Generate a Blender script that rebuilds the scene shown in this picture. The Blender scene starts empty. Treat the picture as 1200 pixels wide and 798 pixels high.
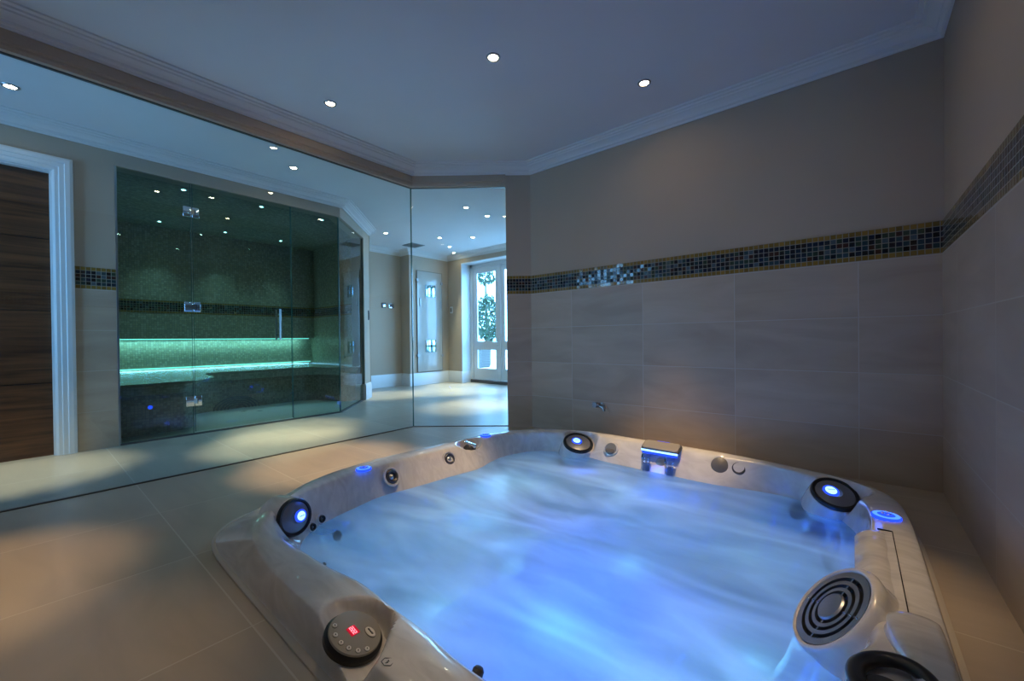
import bpy, math, random
from mathutils import Vector, Matrix
random.seed(7)
D = bpy.data
C = bpy.context.scene.collection
PI = math.pi

# ------------------------------------------------------------------ materials
def new_mat(name):
    m = D.materials.new(name); m.use_nodes = True
    nt = m.node_tree; nt.nodes.clear()
    return m, nt
def N(nt, typ, **kw):
    n = nt.nodes.new(typ)
    for k, v in kw.items():
        if k.startswith('i_'):
            n.inputs[k[2:].replace('_', ' ')].default_value = v
        else:
            setattr(n, k, v)
    return n
def L(nt, a, b): nt.links.new(a, b)
def out(nt, sh):
    o = nt.nodes.new('ShaderNodeOutputMaterial'); L(nt, sh, o.inputs['Surface']); return o
def rgb(c): return (c[0], c[1], c[2], 1.0)
def simple(name, col, rough=.5, metal=0., spec=.5, coat=0., bump=0., bscale=60., var=0., vscale=3.):
    m, nt = new_mat(name)
    p = N(nt, 'ShaderNodeBsdfPrincipled')
    p.inputs['Base Color'].default_value = rgb(col)
    p.inputs['Roughness'].default_value = rough
    p.inputs['Metallic'].default_value = metal
    p.inputs['Specular IOR Level'].default_value = spec
    p.inputs['Coat Weight'].default_value = coat
    p.inputs['Coat Roughness'].default_value = .05
    tc = N(nt, 'ShaderNodeTexCoord')
    if var > 0:
        ns = N(nt, 'ShaderNodeTexNoise'); ns.inputs['Scale'].default_value = vscale; ns.inputs['Detail'].default_value = 4
        L(nt, tc.outputs['Object'], ns.inputs['Vector'])
        r = N(nt, 'ShaderNodeValToRGB')
        r.color_ramp.elements[0].position = .3; r.color_ramp.elements[1].position = .7
        r.color_ramp.elements[0].color = rgb([c * (1 - var) for c in col]); r.color_ramp.elements[1].color = rgb([min(1, c * (1 + var)) for c in col])
        L(nt, ns.outputs['Fac'], r.inputs['Fac']); L(nt, r.outputs['Color'], p.inputs['Base Color'])
    if bump > 0:
        nb = N(nt, 'ShaderNodeTexNoise'); nb.inputs['Scale'].default_value = bscale
        L(nt, tc.outputs['Object'], nb.inputs['Vector'])
        b = N(nt, 'ShaderNodeBump'); b.inputs['Strength'].default_value = bump; b.inputs['Distance'].default_value = .01
        L(nt, nb.outputs['Fac'], b.inputs['Height']); L(nt, b.outputs['Normal'], p.inputs['Normal'])
    out(nt, p.outputs[0]); return m
def emit(name, col, s):
    m, nt = new_mat(name)
    e = N(nt, 'ShaderNodeEmission'); e.inputs['Color'].default_value = rgb(col); e.inputs['Strength'].default_value = s
    out(nt, e.outputs[0]); return m
def math_n(nt, op, a, b=None):
    n = N(nt, 'ShaderNodeMath', operation=op)
    for i, v in enumerate((a, b)):
        if v is None: continue
        if isinstance(v, (int, float)): n.inputs[i].default_value = v
        else: L(nt, v, n.inputs[i])
    return n.outputs[0]

def tile_mat(name, su, sv, ou, ov, base, grout, gap, rough=.4, vein=.12, bumpy=.15, warm=None):
    """large stone tiles on a UV laid out in metres"""
    m, nt = new_mat(name)
    uv = N(nt, 'ShaderNodeUVMap'); uv.uv_map = 'UVMap'
    sx = N(nt, 'ShaderNodeSeparateXYZ'); L(nt, uv.outputs[0], sx.inputs[0])
    u = math_n(nt, 'DIVIDE', math_n(nt, 'SUBTRACT', sx.outputs[0], ou), su)
    v = math_n(nt, 'DIVIDE', math_n(nt, 'SUBTRACT', sx.outputs[1], ov), sv)
    fu = math_n(nt, 'FRACT', u); fv = math_n(nt, 'FRACT', v)
    eu = math_n(nt, 'MULTIPLY', math_n(nt, 'MINIMUM', fu, math_n(nt, 'SUBTRACT', 1., fu)), su)
    ev = math_n(nt, 'MULTIPLY', math_n(nt, 'MINIMUM', fv, math_n(nt, 'SUBTRACT', 1., fv)), sv)
    e = math_n(nt, 'MINIMUM', eu, ev)
    g = math_n(nt, 'LESS_THAN', e, gap / 2)
    cb = N(nt, 'ShaderNodeCombineXYZ'); L(nt, math_n(nt, 'FLOOR', u), cb.inputs[0]); L(nt, math_n(nt, 'FLOOR', v), cb.inputs[1])
    wn = N(nt, 'ShaderNodeTexWhiteNoise', noise_dimensions='2D'); L(nt, cb.outputs[0], wn.inputs['Vector'])
    # veins: a noise stretched along u and offset per tile
    mp = N(nt, 'ShaderNodeMapping'); mp.inputs['Scale'].default_value = (1.2, 4.5, 1)
    ad = N(nt, 'ShaderNodeVectorMath', operation='ADD'); L(nt, uv.outputs[0], ad.inputs[0])
    sc = N(nt, 'ShaderNodeVectorMath', operation='SCALE'); L(nt, wn.outputs['Color'], sc.inputs[0]); sc.inputs['Scale'].default_value = 9.
    L(nt, sc.outputs[0], ad.inputs[1]); L(nt, ad.outputs[0], mp.inputs['Vector'])
    ns = N(nt, 'ShaderNodeTexNoise'); ns.inputs['Scale'].default_value = 1.6; ns.inputs['Detail'].default_value = 7; ns.inputs['Distortion'].default_value = .8
    L(nt, mp.outputs[0], ns.inputs['Vector'])
    r = N(nt, 'ShaderNodeValToRGB'); cr = r.color_ramp
    cr.elements[0].position = .32; cr.elements[1].position = .68
    dk = warm or [c * (1 - vein) for c in base]
    cr.elements[0].color = rgb(dk); cr.elements[1].color = rgb([min(1, c * (1 + vein * .5)) for c in base])
    L(nt, ns.outputs['Fac'], r.inputs['Fac'])
    bc = N(nt, 'ShaderNodeHueSaturation'); L(nt, r.outputs['Color'], bc.inputs['Color'])
    L(nt, math_n(nt, 'ADD', .94, math_n(nt, 'MULTIPLY', wn.outputs['Value'], .12)), bc.inputs['Value'])
    mx = N(nt, 'ShaderNodeMixRGB'); L(nt, g, mx.inputs[0]); L(nt, bc.outputs[0], mx.inputs[1]); mx.inputs[2].default_value = rgb(grout)
    p = N(nt, 'ShaderNodeBsdfPrincipled'); L(nt, mx.outputs[0], p.inputs['Base Color'])
    L(nt, math_n(nt, 'ADD', rough, math_n(nt, 'MULTIPLY', ns.outputs['Fac'], .1)), p.inputs['Roughness'])
    b = N(nt, 'ShaderNodeBump'); b.inputs['Strength'].default_value = bumpy; b.inputs['Distance'].default_value = .002
    L(nt, math_n(nt, 'SUBTRACT', math_n(nt, 'MULTIPLY', ns.outputs['Fac'], .4), g), b.inputs['Height']); L(nt, b.outputs[0], p.inputs['Normal'])
    out(nt, p.outputs[0]); return m

def mosaic_mat(name, s, ramp, grout, edge=None, v0=0., rows=6, rough=.12, gap=.09, spec=.6, metal=0.):
    """small glass mosaic on a UV in metres; edge = colour ramp of the first and last row"""
    m, nt = new_mat(name)
    uv = N(nt, 'ShaderNodeUVMap'); uv.uv_map = 'UVMap'
    sx = N(nt, 'ShaderNodeSeparateXYZ'); L(nt, uv.outputs[0], sx.inputs[0])
    u = math_n(nt, 'DIVIDE', sx.outputs[0], s)
    v = math_n(nt, 'DIVIDE', math_n(nt, 'SUBTRACT', sx.outputs[1], v0), s)
    fu = math_n(nt, 'FRACT', u); fv = math_n(nt, 'FRACT', v)
    e = math_n(nt, 'MINIMUM', math_n(nt, 'MINIMUM', fu, math_n(nt, 'SUBTRACT', 1., fu)), math_n(nt, 'MINIMUM', fv, math_n(nt, 'SUBTRACT', 1., fv)))
    g = math_n(nt, 'LESS_THAN', e, gap / 2)
    cb = N(nt, 'ShaderNodeCombineXYZ'); L(nt, math_n(nt, 'FLOOR', u), cb.inputs[0]); L(nt, math_n(nt, 'FLOOR', v), cb.inputs[1])
    wn = N(nt, 'ShaderNodeTexWhiteNoise', noise_dimensions='2D'); L(nt, cb.outputs[0], wn.inputs['Vector'])
    r = N(nt, 'ShaderNodeValToRGB'); cr = r.color_ramp; cr.interpolation = 'CONSTANT'
    while len(cr.elements) < len(ramp): cr.elements.new(.5)
    for i, c in enumerate(ramp): cr.elements[i].position = i / len(ramp)
    for i, c in enumerate(ramp): cr.elements[i].color = rgb(c)
    L(nt, wn.outputs['Value'], r.inputs['Fac'])
    col = r.outputs['Color']
    if edge:
        row = math_n(nt, 'FLOOR', v)
        a = math_n(nt, 'LESS_THAN', row, .5); b_ = math_n(nt, 'GREATER_THAN', row, rows - 1.5)
        isE = math_n(nt, 'MAXIMUM', a, b_)
        hs = N(nt, 'ShaderNodeHueSaturation'); hs.inputs['Color'].default_value = rgb(edge)
        L(nt, math_n(nt, 'ADD', .75, math_n(nt, 'MULTIPLY', wn.outputs['Value'], .5)), hs.inputs['Value'])
        mx0 = N(nt, 'ShaderNodeMixRGB'); L(nt, isE, mx0.inputs[0]); L(nt, col, mx0.inputs[1]); L(nt, hs.outputs[0], mx0.inputs[2]); col = mx0.outputs[0]
    mx = N(nt, 'ShaderNodeMixRGB'); L(nt, g, mx.inputs[0]); L(nt, col, mx.inputs[1]); mx.inputs[2].default_value = rgb(grout)
    p = N(nt, 'ShaderNodeBsdfPrincipled'); L(nt, mx.outputs[0], p.inputs['Base Color'])
    p.inputs['Specular IOR Level'].default_value = spec; p.inputs['Metallic'].default_value = metal
    L(nt, math_n(nt, 'ADD', rough, math_n(nt, 'MULTIPLY', g, .6)), p.inputs['Roughness'])
    # every tessera is set at a slightly different tilt
    geo = N(nt, 'ShaderNodeNewGeometry')
    sb = N(nt, 'ShaderNodeVectorMath', operation='SUBTRACT'); L(nt, wn.outputs['Color'], sb.inputs[0]); sb.inputs[1].default_value = (.5, .5, .5)
    s2 = N(nt, 'ShaderNodeVectorMath', operation='SCALE'); L(nt, sb.outputs[0], s2.inputs[0]); s2.inputs['Scale'].default_value = .09
    a2 = N(nt, 'ShaderNodeVectorMath', operation='ADD'); L(nt, geo.outputs['Normal'], a2.inputs[0]); L(nt, s2.outputs[0], a2.inputs[1])
    nz = N(nt, 'ShaderNodeVectorMath', operation='NORMALIZE'); L(nt, a2.outputs[0], nz.inputs[0]); L(nt, nz.outputs[0], p.inputs['Normal'])
    out(nt, p.outputs[0]); return m

def glass_mat(name, tint, refl=1.0):
    """flat architectural glass: tinted straight-through light and a mirror coat by Fresnel"""
    m, nt = new_mat(name)
    t = N(nt, 'ShaderNodeBsdfTransparent'); t.inputs[0].default_value = rgb(tint)
    g = N(nt, 'ShaderNodeBsdfGlossy'); g.inputs['Roughness'].default_value = .0; g.inputs['Color'].default_value = rgb((refl, refl, refl))
    f = N(nt, 'ShaderNodeFresnel'); f.inputs['IOR'].default_value = 1.5
    mx = N(nt, 'ShaderNodeMixShader'); L(nt, f.outputs[0], mx.inputs[0]); L(nt, t.outputs[0], mx.inputs[1]); L(nt, g.outputs[0], mx.inputs[2])
    out(nt, mx.outputs[0]); return m

def wood_mat(name):
    m, nt = new_mat(name)
    tc = N(nt, 'ShaderNodeTexCoord'); mp = N(nt, 'ShaderNodeMapping'); mp.inputs['Scale'].default_value = (3, .7, 14)
    L(nt, tc.outputs['Object'], mp.inputs['Vector'])
    ns = N(nt, 'ShaderNodeTexNoise'); ns.inputs['Scale'].default_value = 2.2; ns.inputs['Detail'].default_value = 8; ns.inputs['Distortion'].default_value = 1.2
    L(nt, mp.outputs[0], ns.inputs['Vector'])
    r = N(nt, 'ShaderNodeValToRGB'); cr = r.color_ramp
    cr.elements[0].position = .3; cr.elements[0].color = rgb((.038, .011, .004)); cr.elements[1].position = .72; cr.elements[1].color = rgb((.17, .062, .022))
    L(nt, ns.outputs['Fac'], r.inputs['Fac'])
    p = N(nt, 'ShaderNodeBsdfPrincipled'); L(nt, r.outputs[0], p.inputs['Base Color']); p.inputs['Roughness'].default_value = .38
    out(nt, p.outputs[0]); return m

def acrylic_mat(name):
    m, nt = new_mat(name)
    tc = N(nt, 'ShaderNodeTexCoord'); mp = N(nt, 'ShaderNodeMapping'); mp.inputs['Scale'].default_value = (3.5, 12, 6); mp.inputs['Rotation'].default_value = (0, 0, .5)
    L(nt, tc.outputs['Object'], mp.inputs['Vector'])
    ns = N(nt, 'ShaderNodeTexNoise'); ns.inputs['Scale'].default_value = 1.6; ns.inputs['Detail'].default_value = 5; ns.inputs['Distortion'].default_value = 1.6
    L(nt, mp.outputs[0], ns.inputs['Vector'])
    r = N(nt, 'ShaderNodeValToRGB'); cr = r.color_ramp
    cr.elements[0].position = .35; cr.elements[0].color = rgb((.62, .60, .575)); cr.elements[1].position = .65; cr.elements[1].color = rgb((.74, .72, .69))
    L(nt, ns.outputs['Fac'], r.inputs['Fac'])
    p = N(nt, 'ShaderNodeBsdfPrincipled'); L(nt, r.outputs[0], p.inputs['Base Color']); p.inputs['Roughness'].default_value = .22
    p.inputs['Coat Weight'].default_value = .7; p.inputs['Coat Roughness'].default_value = .04
    out(nt, p.outputs[0]); return m

def water_mat(name):
    m, nt = new_mat(name)
    tc = N(nt, 'ShaderNodeTexCoord')
    mp = N(nt, 'ShaderNodeMapping'); mp.inputs['Scale'].default_value = (1.0, 2.6, 1); mp.inputs['Rotation'].default_value = (0, 0, .35)
    L(nt, tc.outputs['Object'], mp.inputs['Vector'])
    ns = N(nt, 'ShaderNodeTexNoise'); ns.inputs['Scale'].default_value = 1.3; ns.inputs['Detail'].default_value = 1.5; ns.inputs['Distortion'].default_value = 1.3; ns.inputs['Roughness'].default_value = .5
    L(nt, mp.outputs[0], ns.inputs['Vector'])
    n2 = N(nt, 'ShaderNodeTexNoise'); n2.inputs['Scale'].default_value = 6; n2.inputs['Detail'].default_value = 4; n2.inputs['Distortion'].default_value = .8
    L(nt, mp.outputs[0], n2.inputs['Vector'])
    sm = math_n(nt, 'ADD', math_n(nt, 'MULTIPLY', ns.outputs['Fac'], .9), math_n(nt, 'MULTIPLY', n2.outputs['Fac'], .1))
    r = N(nt, 'ShaderNodeValToRGB'); cr = r.color_ramp
    cr.elements[0].position = .36; cr.elements[0].color = rgb((.34,) * 3); cr.elements[1].position = .66; cr.elements[1].color = rgb((.90,) * 3)
    L(nt, sm, r.inputs['Fac'])
    tr = N(nt, 'ShaderNodeBsdfTransparent'); tr.inputs[0].default_value = rgb((.38, .66, .90))
    tl = N(nt, 'ShaderNodeBsdfTranslucent'); tl.inputs[0].default_value = rgb((.80, .92, .97))
    df = N(nt, 'ShaderNodeBsdfDiffuse'); df.inputs[0].default_value = rgb((.66, .82, .92))
    m1 = N(nt, 'ShaderNodeMixShader'); m1.inputs[0].default_value = .16; L(nt, tl.outputs[0], m1.inputs[1]); L(nt, df.outputs[0], m1.inputs[2])
    m2 = N(nt, 'ShaderNodeMixShader'); 
    geo = N(nt, 'ShaderNodeNewGeometry'); fac = r.outputs[0]
    for cx_, cy_, rd_ in ((-.10, 2.30, .34), (-1.46, 2.46, .22), (-1.80, .86, .16)):     # calmer, clearer water over the jets
        vm = N(nt, 'ShaderNodeVectorMath', operation='DISTANCE'); L(nt, geo.outputs['Position'], vm.inputs[0]); vm.inputs[1].default_value = (cx_, cy_, -.05)
        mr = N(nt, 'ShaderNodeMapRange'); mr.interpolation_type = 'SMOOTHSTEP'; L(nt, vm.outputs['Value'], mr.inputs['Value']); mr.inputs['From Min'].default_value = rd_ * .25; mr.inputs['From Max'].default_value = rd_; mr.inputs['To Min'].default_value = .30
        fac = math_n(nt, 'MULTIPLY', fac, mr.outputs[0])
    L(nt, fac, m2.inputs[0]); L(nt, tr.outputs[0], m2.inputs[1]); L(nt, m1.outputs[0], m2.inputs[2])
    gl = N(nt, 'ShaderNodeBsdfGlossy'); gl.inputs['Roughness'].default_value = .28
    b = N(nt, 'ShaderNodeBump'); b.inputs['Strength'].default_value = .25; b.inputs['Distance'].default_value = .03
    L(nt, sm, b.inputs['Height']); L(nt, b.outputs[0], gl.inputs['Normal'])
    f = N(nt, 'ShaderNodeFresnel'); f.inputs['IOR'].default_value = 1.33
    m3 = N(nt, 'ShaderNodeMixShader'); L(nt, f.outputs[0], m3.inputs[0]); L(nt, m2.outputs[0], m3.inputs[1]); L(nt, gl.outputs[0], m3.inputs[2])
    out(nt, m3.outputs[0]); return m

M = {}
M['paint'] = simple('taupe wall paint', (.45, .36, .275), .75, bump=.03, bscale=120, var=.03, vscale=2)
M['ceil'] = simple('white ceiling paint', (.72, .71, .72), .85, var=.02, vscale=2)
M['cove'] = simple('white moulding paint', (.74, .72, .71), .55)
M['white'] = simple('white gloss woodwork', (.74, .75, .76), .35)
M['walltile'] = tile_mat('beige stone wall tile', .602, .3, 0, 0, (.47, .38, .295), (.52, .47, .40), .004, .42, .16, .15, (.42, .325, .24))
M['floortile'] = tile_mat('beige stone floor tile', .592, .585, -1.87, .40, (.43, .36, .28), (.54, .49, .41), .0045, .30, .12, .1)
navy = [(.006, .008, .014), (.012, .02, .035), (.03, .06, .07), (.008, .006, .008), (.05, .018, .012), (.02, .045, .05), (.010, .014, .03), (.07, .10, .12), (.014, .012, .02), (.03, .05, .03)]
M['band'] = mosaic_mat('navy and gold glass mosaic', .0268, navy, (.27, .255, .20), (.23, .135, .025), 0, 6, .14, .12, .6)
M['steamtile'] = mosaic_mat('cream glass mosaic', .0235, [(.36, .34, .27), (.42, .40, .33), (.31, .30, .24), (.39, .36, .27), (.46, .44, .37), (.34, .33, .28)], (.22, .21, .18), None, 0, 6, .25, .11, .5)
M['brownmosaic'] = mosaic_mat('brown glass mosaic', .0235, [(.32, .27, .21), (.38, .32, .25), (.27, .22, .17), (.35, .31, .24)], (.22, .20, .16), None, 0, 6, .2, .11, .5)
M['seatmosaic'] = mosaic_mat('pale seat mosaic', .0235, [(.40, .40, .35), (.46, .46, .40), (.35, .35, .30)], (.26, .26, .22), None, 0, 6, .15, .11, .7)
M['palefloor'] = simple('pale steam floor', (.80, .80, .76), .3, var=.05)
M['paleglass'] = simple('pale back painted glass', (.42, .40, .36), .12)
M['wood'] = wood_mat('dark walnut')
M['shadowgap'] = simple('black groove', (.008, .006, .005), .8)
M['acrylic'] = acrylic_mat('pearl acrylic')
M['sealant'] = simple('beige sealant', (.52, .48, .42), .5)
M['chrome'] = simple('polished chrome', (.75, .78, .82), .08, 1.)
M['steel'] = simple('brushed steel', (.42, .43, .45), .3, 1.)
M['satin'] = simple('satin metal', (.35, .35, .36), .35, .8)
M['platereflect'] = simple('chrome cover in reflected wall colour', (.33, .31, .28), .3)  # the chrome plate's reflection of the wall, painted in as a plain tan grey
M['black'] = simple('black plastic', (.012, .012, .014), .3)
M['dark'] = simple('dark grey plastic', (.05, .05, .055), .35)
M['dgrey'] = simple('grey plastic', (.13, .125, .12), .4)
M['grey'] = simple('speaker cone grey', (.22, .23, .26), .38, .3)
M['panel'] = simple('control panel grey', (.34, .33, .29), .5)
M['button'] = simple('pale rubber button', (.85, .83, .76), .5)
M['buttonmark'] = simple('dark button symbol', (.06, .06, .06), .5)
M['red'] = emit('red display digits', (1, .10, .13), 6)
M['reddim'] = emit('red display glow', (.45, .01, .03), 1.0)
M['blue'] = emit('blue led', (.02, .07, 1), 1.6)
M['bluehot'] = emit('bright blue led', (.22, .45, 1), 3.2)
M['bluemid'] = emit('blue led rim', (.06, .20, 1), 2.2)
M['lampW'] = emit('warm halogen lamp', (1, .76, .46), 150)
M['lampT'] = emit('teal led lamp', (.55, 1, .92), 22)
M['teal'] = emit('teal led strip', (.3, 1, .82), 1.8)
M['glass'] = glass_mat('blue tinted partition glass', (.66, .88, 1.))
M['steamglass'] = glass_mat('green steam glass', (.70, .85, .78), 1.0)
M['winglass'] = glass_mat('window glass', (.95, .98, 1))
M['edge'] = simple('green glass edge', (.05, .16, .15), .15)
M['channel'] = simple('dark glazing channel', (.10, .095, .09), .4, .3)
M['water'] = water_mat('aerated spa water')
M['stream'] = glass_mat('falling water', (.72, .8, .98))
M['paving'] = simple('pale stone paving', (.7, .7, .68), .8, var=.1)
M['render'] = simple('white garden wall', (.8, .82, .84), .8)
M['leaf'] = simple('green leaves', (.018, .045, .018), .5, var=.35, vscale=9)
M['bark'] = simple('brown bark', (.12, .08, .05), .8)
M['vent'] = simple('grey vent', (.20, .22, .24), .5)

# brick of the pier outside
def brick_mat():
    m, nt = new_mat('pale garden brick')
    tc = N(nt, 'ShaderNodeTexCoord'); mp = N(nt, 'ShaderNodeMapping'); mp.inputs['Rotation'].default_value = (PI / 2, 0, 0)
    L(nt, tc.outputs['Object'], mp.inputs['Vector'])
    b = N(nt, 'ShaderNodeTexBrick'); b.inputs['Scale'].default_value = 5; b.inputs['Color1'].default_value = rgb((.05, .04, .035)); b.inputs['Color2'].default_value = rgb((.035, .03, .03)); b.inputs['Mortar'].default_value = rgb((.16, .16, .15))
    L(nt, mp.outputs[0], b.inputs['Vector'])
    p = N(nt, 'ShaderNodeBsdfPrincipled'); L(nt, b.outputs[0], p.inputs['Base Color']); p.inputs['Roughness'].default_value = .85
    out(nt, p.outputs[0]); return m
M['brick'] = brick_mat()

# ------------------------------------------------------------------ mesh helpers
class MB:
    def __init__(s): s.v = []; s.f = []; s.m = []; s.uv = []; s.mats = []
    def mi(s, mat):
        if mat not in s.mats: s.mats.append(mat)
        return s.mats.index(mat)
    def face(s, pts, mat, uv=None):
        b = len(s.v); s.v += [tuple(p) for p in pts]
        s.f.append(tuple(range(b, b + len(pts)))); s.m.append(s.mi(mat)); s.uv.append(uv)
    def grid(s, rings, mat, closed=True, cap0=False, cap1=False, uv=None):
        """skin between successive rings (lists of equal length)"""
        b = len(s.v); n = len(rings[0]); k = s.mi(mat)
        for r in rings: s.v += [tuple(p) for p in r]
        for i in range(len(rings) - 1):
            for j in range(n if closed else n - 1):
                a = b + i * n + j; c = b + i * n + (j + 1) % n
                s.f.append((a, c, c + n, a + n)); s.m.append(k); s.uv.append(None)
        if cap0: s.f.append(tuple(b + j for j in range(n))[::-1]); s.m.append(k); s.uv.append(None)
        if cap1: s.f.append(tuple(b + (len(rings) - 1) * n + j for j in range(n))); s.m.append(k); s.uv.append(None)
    def box(s, x0, x1, y0, y1, z0, z1, mat, X=None):
        P = [Vector((x, y, z)) for z in (z0, z1) for y in (y0, y1) for x in (x0, x1)]
        if X is not None: P = [X @ p for p in P]
        for q in ((0, 2, 3, 1), (4, 5, 7, 6), (0, 1, 5, 4), (2, 6, 7, 3), (0, 4, 6, 2), (1, 3, 7, 5)):
            s.face([P[i] for i in q], mat)
    def rbox(s, x0, x1, y0, y1, z0, z1, r, mat, X=None, n=5, br=None):
        """box with rounded vertical corners and softened top and bottom"""
        br = br if br is not None else min(r * .4, (z1 - z0) * .3)
        def ring(ins, z):
            rr = max(r - ins, 1e-4); pts = []
            for cx, cy, a0 in ((x1 - r, y1 - r, 0), (x0 + r, y1 - r, PI / 2), (x0 + r, y0 + r, PI), (x1 - r, y0 + r, 1.5 * PI)):
                for i in range(n + 1):
                    a = a0 + PI / 2 * i / n; p = Vector((cx + rr * math.cos(a), cy + rr * math.sin(a), z)); pts.append(X @ p if X is not None else p)
            return pts
        s.grid([ring(br, z0), ring(br * .3, z0 + br * .3), ring(0, z0 + br), ring(0, z1 - br), ring(br * .3, z1 - br * .3), ring(br, z1)], mat, True, True, True)
    def lathe(s, X, prof, mat, n=40, cap0=False, cap1=False):
        s.grid([[X @ Vector((r * math.cos(2 * PI * j / n), r * math.sin(2 * PI * j / n), z)) for j in range(n)] for r, z in prof], mat, True, cap0, cap1)
    def tube(s, path, r, mat, n=10, cap=True):
        path = [Vector(p) for p in path]; rr = r if isinstance(r, (list, tuple)) else [r] * len(path)
        t0 = (path[1] - path[0]).normalized(); u = t0.orthogonal().normalized(); rings = []
        for i, p in enumerate(path):
            t = (path[min(i + 1, len(path) - 1)] - path[max(i - 1, 0)]).normalized()
            u = (u - t * u.dot(t)).normalized(); w = t.cross(u)
            rings.append([p + (u * math.cos(2 * PI * j / n) + w * math.sin(2 * PI * j / n)) * rr[i] for j in range(n)])
        s.grid(rings, mat, True, cap, cap)
    def build(s, name, parent=None, smooth=True, ang=35, weld=False):
        o0 = Vector((0, 0, 0))
        if parent is not None:
            q = parent
            while q is not None: o0 += q.location; q = q.parent
        me = D.meshes.new(name); me.from_pydata([tuple(Vector(v) - o0) for v in s.v], [], s.f)
        for mt in s.mats: me.materials.append(M[mt])
        me.polygons.foreach_set('material_index', s.m)
        if any(u is not None for u in s.uv):
            ul = me.uv_layers.new(name='UVMap')
            for p, u in zip(me.polygons, s.uv):
                for i, li in enumerate(p.loop_indices):
                    ul.data[li].uv = u[i] if u else (0, 0)
        me.validate(); me.update()
        o = D.objects.new(name, me); C.objects.link(o)
        if smooth:
            me.polygons.foreach_set('use_smooth', [True] * len(me.polygons))
            me.set_sharp_from_angle(angle=math.radians(ang))
        if parent is not None: o.parent = parent
        return o
def frame(c, n, up=(0, 0, 1)):
    n = Vector(n).normalized(); u = Vector(up); x = u.cross(n)
    if x.length < 1e-4: x = Vector((1, 0, 0))
    x.normalize(); y = n.cross(x)
    return Matrix(((x.x, y.x, n.x, c[0]), (x.y, y.y, n.y, c[1]), (x.z, y.z, n.z, c[2]), (0, 0, 0, 1)))
def azel(az, el):
    a, e = math.radians(az), math.radians(el); return (math.cos(e) * math.cos(a), math.cos(e) * math.sin(a), math.sin(e))
def tag(o, label, cat, group=None, kind=None):
    if label: o['label'] = label
    if cat: o['category'] = cat
    if group: o['group'] = group
    if kind: o['kind'] = kind
    return o
def thing(name, loc, label, cat, group=None):
    o = D.objects.new(name, None); C.objects.link(o); o.location = loc; o.empty_display_size = .1
    return tag(o, label, cat, group)
def struct(o, label=None):
    o['kind'] = 'structure'
    if label: o['label'] = label
    return o

# ------------------------------------------------------------------ the room's lines, metres
H = 2.325            # ceiling
XR, YB = .346, 2.92  # right and back wall of the tub room
XG, YK = -3.02, 2.25 # glass partition and its kink
XC = -2.205          # where the canted wall meets the back wall
XS = -4.314          # steam room front and door wall
BB, BT = 1.186, 1.347
NEAR = -1.5
ZL = 2.155

# ---- walls: boxes along a line with the room on the left of p0 -> p1
def wall_line(mb, p0, p1, z0, z1, th, mat, off=0., u0=0., usgn=1, vz=0.):
    p0 = Vector((*p0, 0)); p1 = Vector((*p1, 0)); d = (p1 - p0); ln = d.length; d.normalize(); nrm = Vector((-d.y, d.x, 0))
    a = p0 + nrm * off; b = p1 + nrm * off; c = p1 - nrm * th; e = p0 - nrm * th
    z = Vector((0, 0, 1))
    mb.face([a + z * z0, b + z * z0, b + z * z1, a + z * z1], mat, [(u0, z0 - vz), (u0 + usgn * ln, z0 - vz), (u0 + usgn * ln, z1 - vz), (u0, z1 - vz)])
    mb.face([b + z * z0, c + z * z0, c + z * z1, b + z * z1], mat, [(0, z0 - vz), (.1, z0 - vz), (.1, z1 - vz), (0, z1 - vz)])
    mb.face([c + z * z0, e + z * z0, e + z * z1, c + z * z1], mat)
    mb.face([e + z * z0, a + z * z0, a + z * z1, e + z * z1], mat, [(0, z0 - vz), (.1, z0 - vz), (.1, z1 - vz), (0, z1 - vz)])
    mb.face([a + z * z1, b + z * z1, c + z * z1, e + z * z1], mat)
    mb.face([a + z * z0, e + z * z0, c + z * z0, b + z * z0], mat)
def clad(wall, p0, p1, u0, usgn, z0=0., tilemat='walltile', voff=.2818, band=True, wt=.008):
    t = MB(); wall_line(t, p0, p1, z0, BB, 0, tilemat, wt, u0, usgn, voff); o = t.build('tile_cladding', wall, False)
    o['label'] = 'beige stone tiles over the lower wall'
    if band:
        t = MB(); wall_line(t, p0, p1, BB, BT, 0, 'band', wt, u0, usgn, BB); b = t.build('mosaic_band', wall, False)
        b['label'] = 'navy glass mosaic band edged in gold'

# back wall of the tub room (room is on the left of the direction +x -> -x)
w = MB(); wall_line(w, (XR, YB), (XC, YB), 0, H, .12, 'paint'); wb = struct(w.build('wall_back', None, False)); clad(wb, (XR, YB), (XC, YB), XR + .5807, -1)
# canted piece beside the glass
gd = Vector((XC - XG, YB - YK, 0)).normalized()      # direction along the canted line
gn = Vector((gd.y, -gd.x, 0))                        # towards the tub room
GE = (-2.375, YK + (-2.375 - XG) * gd.y / gd.x)       # end of the glass
w = MB(); wall_line(w, (XC, YB), GE, 0, H, .12, 'paint'); wc = struct(w.build('wall_canted', None, False)); clad(wc, (XC, YB), GE, .13, 1)
w = MB(); wall_line(w, (XR, NEAR), (XR, YB), 0, H, .12, 'paint'); wr = struct(w.build('wall_right', None, False)); clad(wr, (XR, NEAR), (XR, YB), .18, 1)
w = MB(); wall_line(w, (-3.36, NEAR), (XR, NEAR), 0, H, .12, 'paint'); wall_line(w, (XS - .14, NEAR), (-4.02, NEAR), 0, H, .12, 'paint'); wall_line(w, (-4.02, NEAR), (-3.36, NEAR), 0, .35, .12, 'paint'); wall_line(w, (-4.02, NEAR), (-3.36, NEAR), 2.15, H, .12, 'paint'); struct(w.build('wall_near', None, False))
wn_ = thing('window_1', (-3.685, NEAR - .06, .35), None, None); struct(wn_, 'tall window at the end of the passage')
w = MB()
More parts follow.
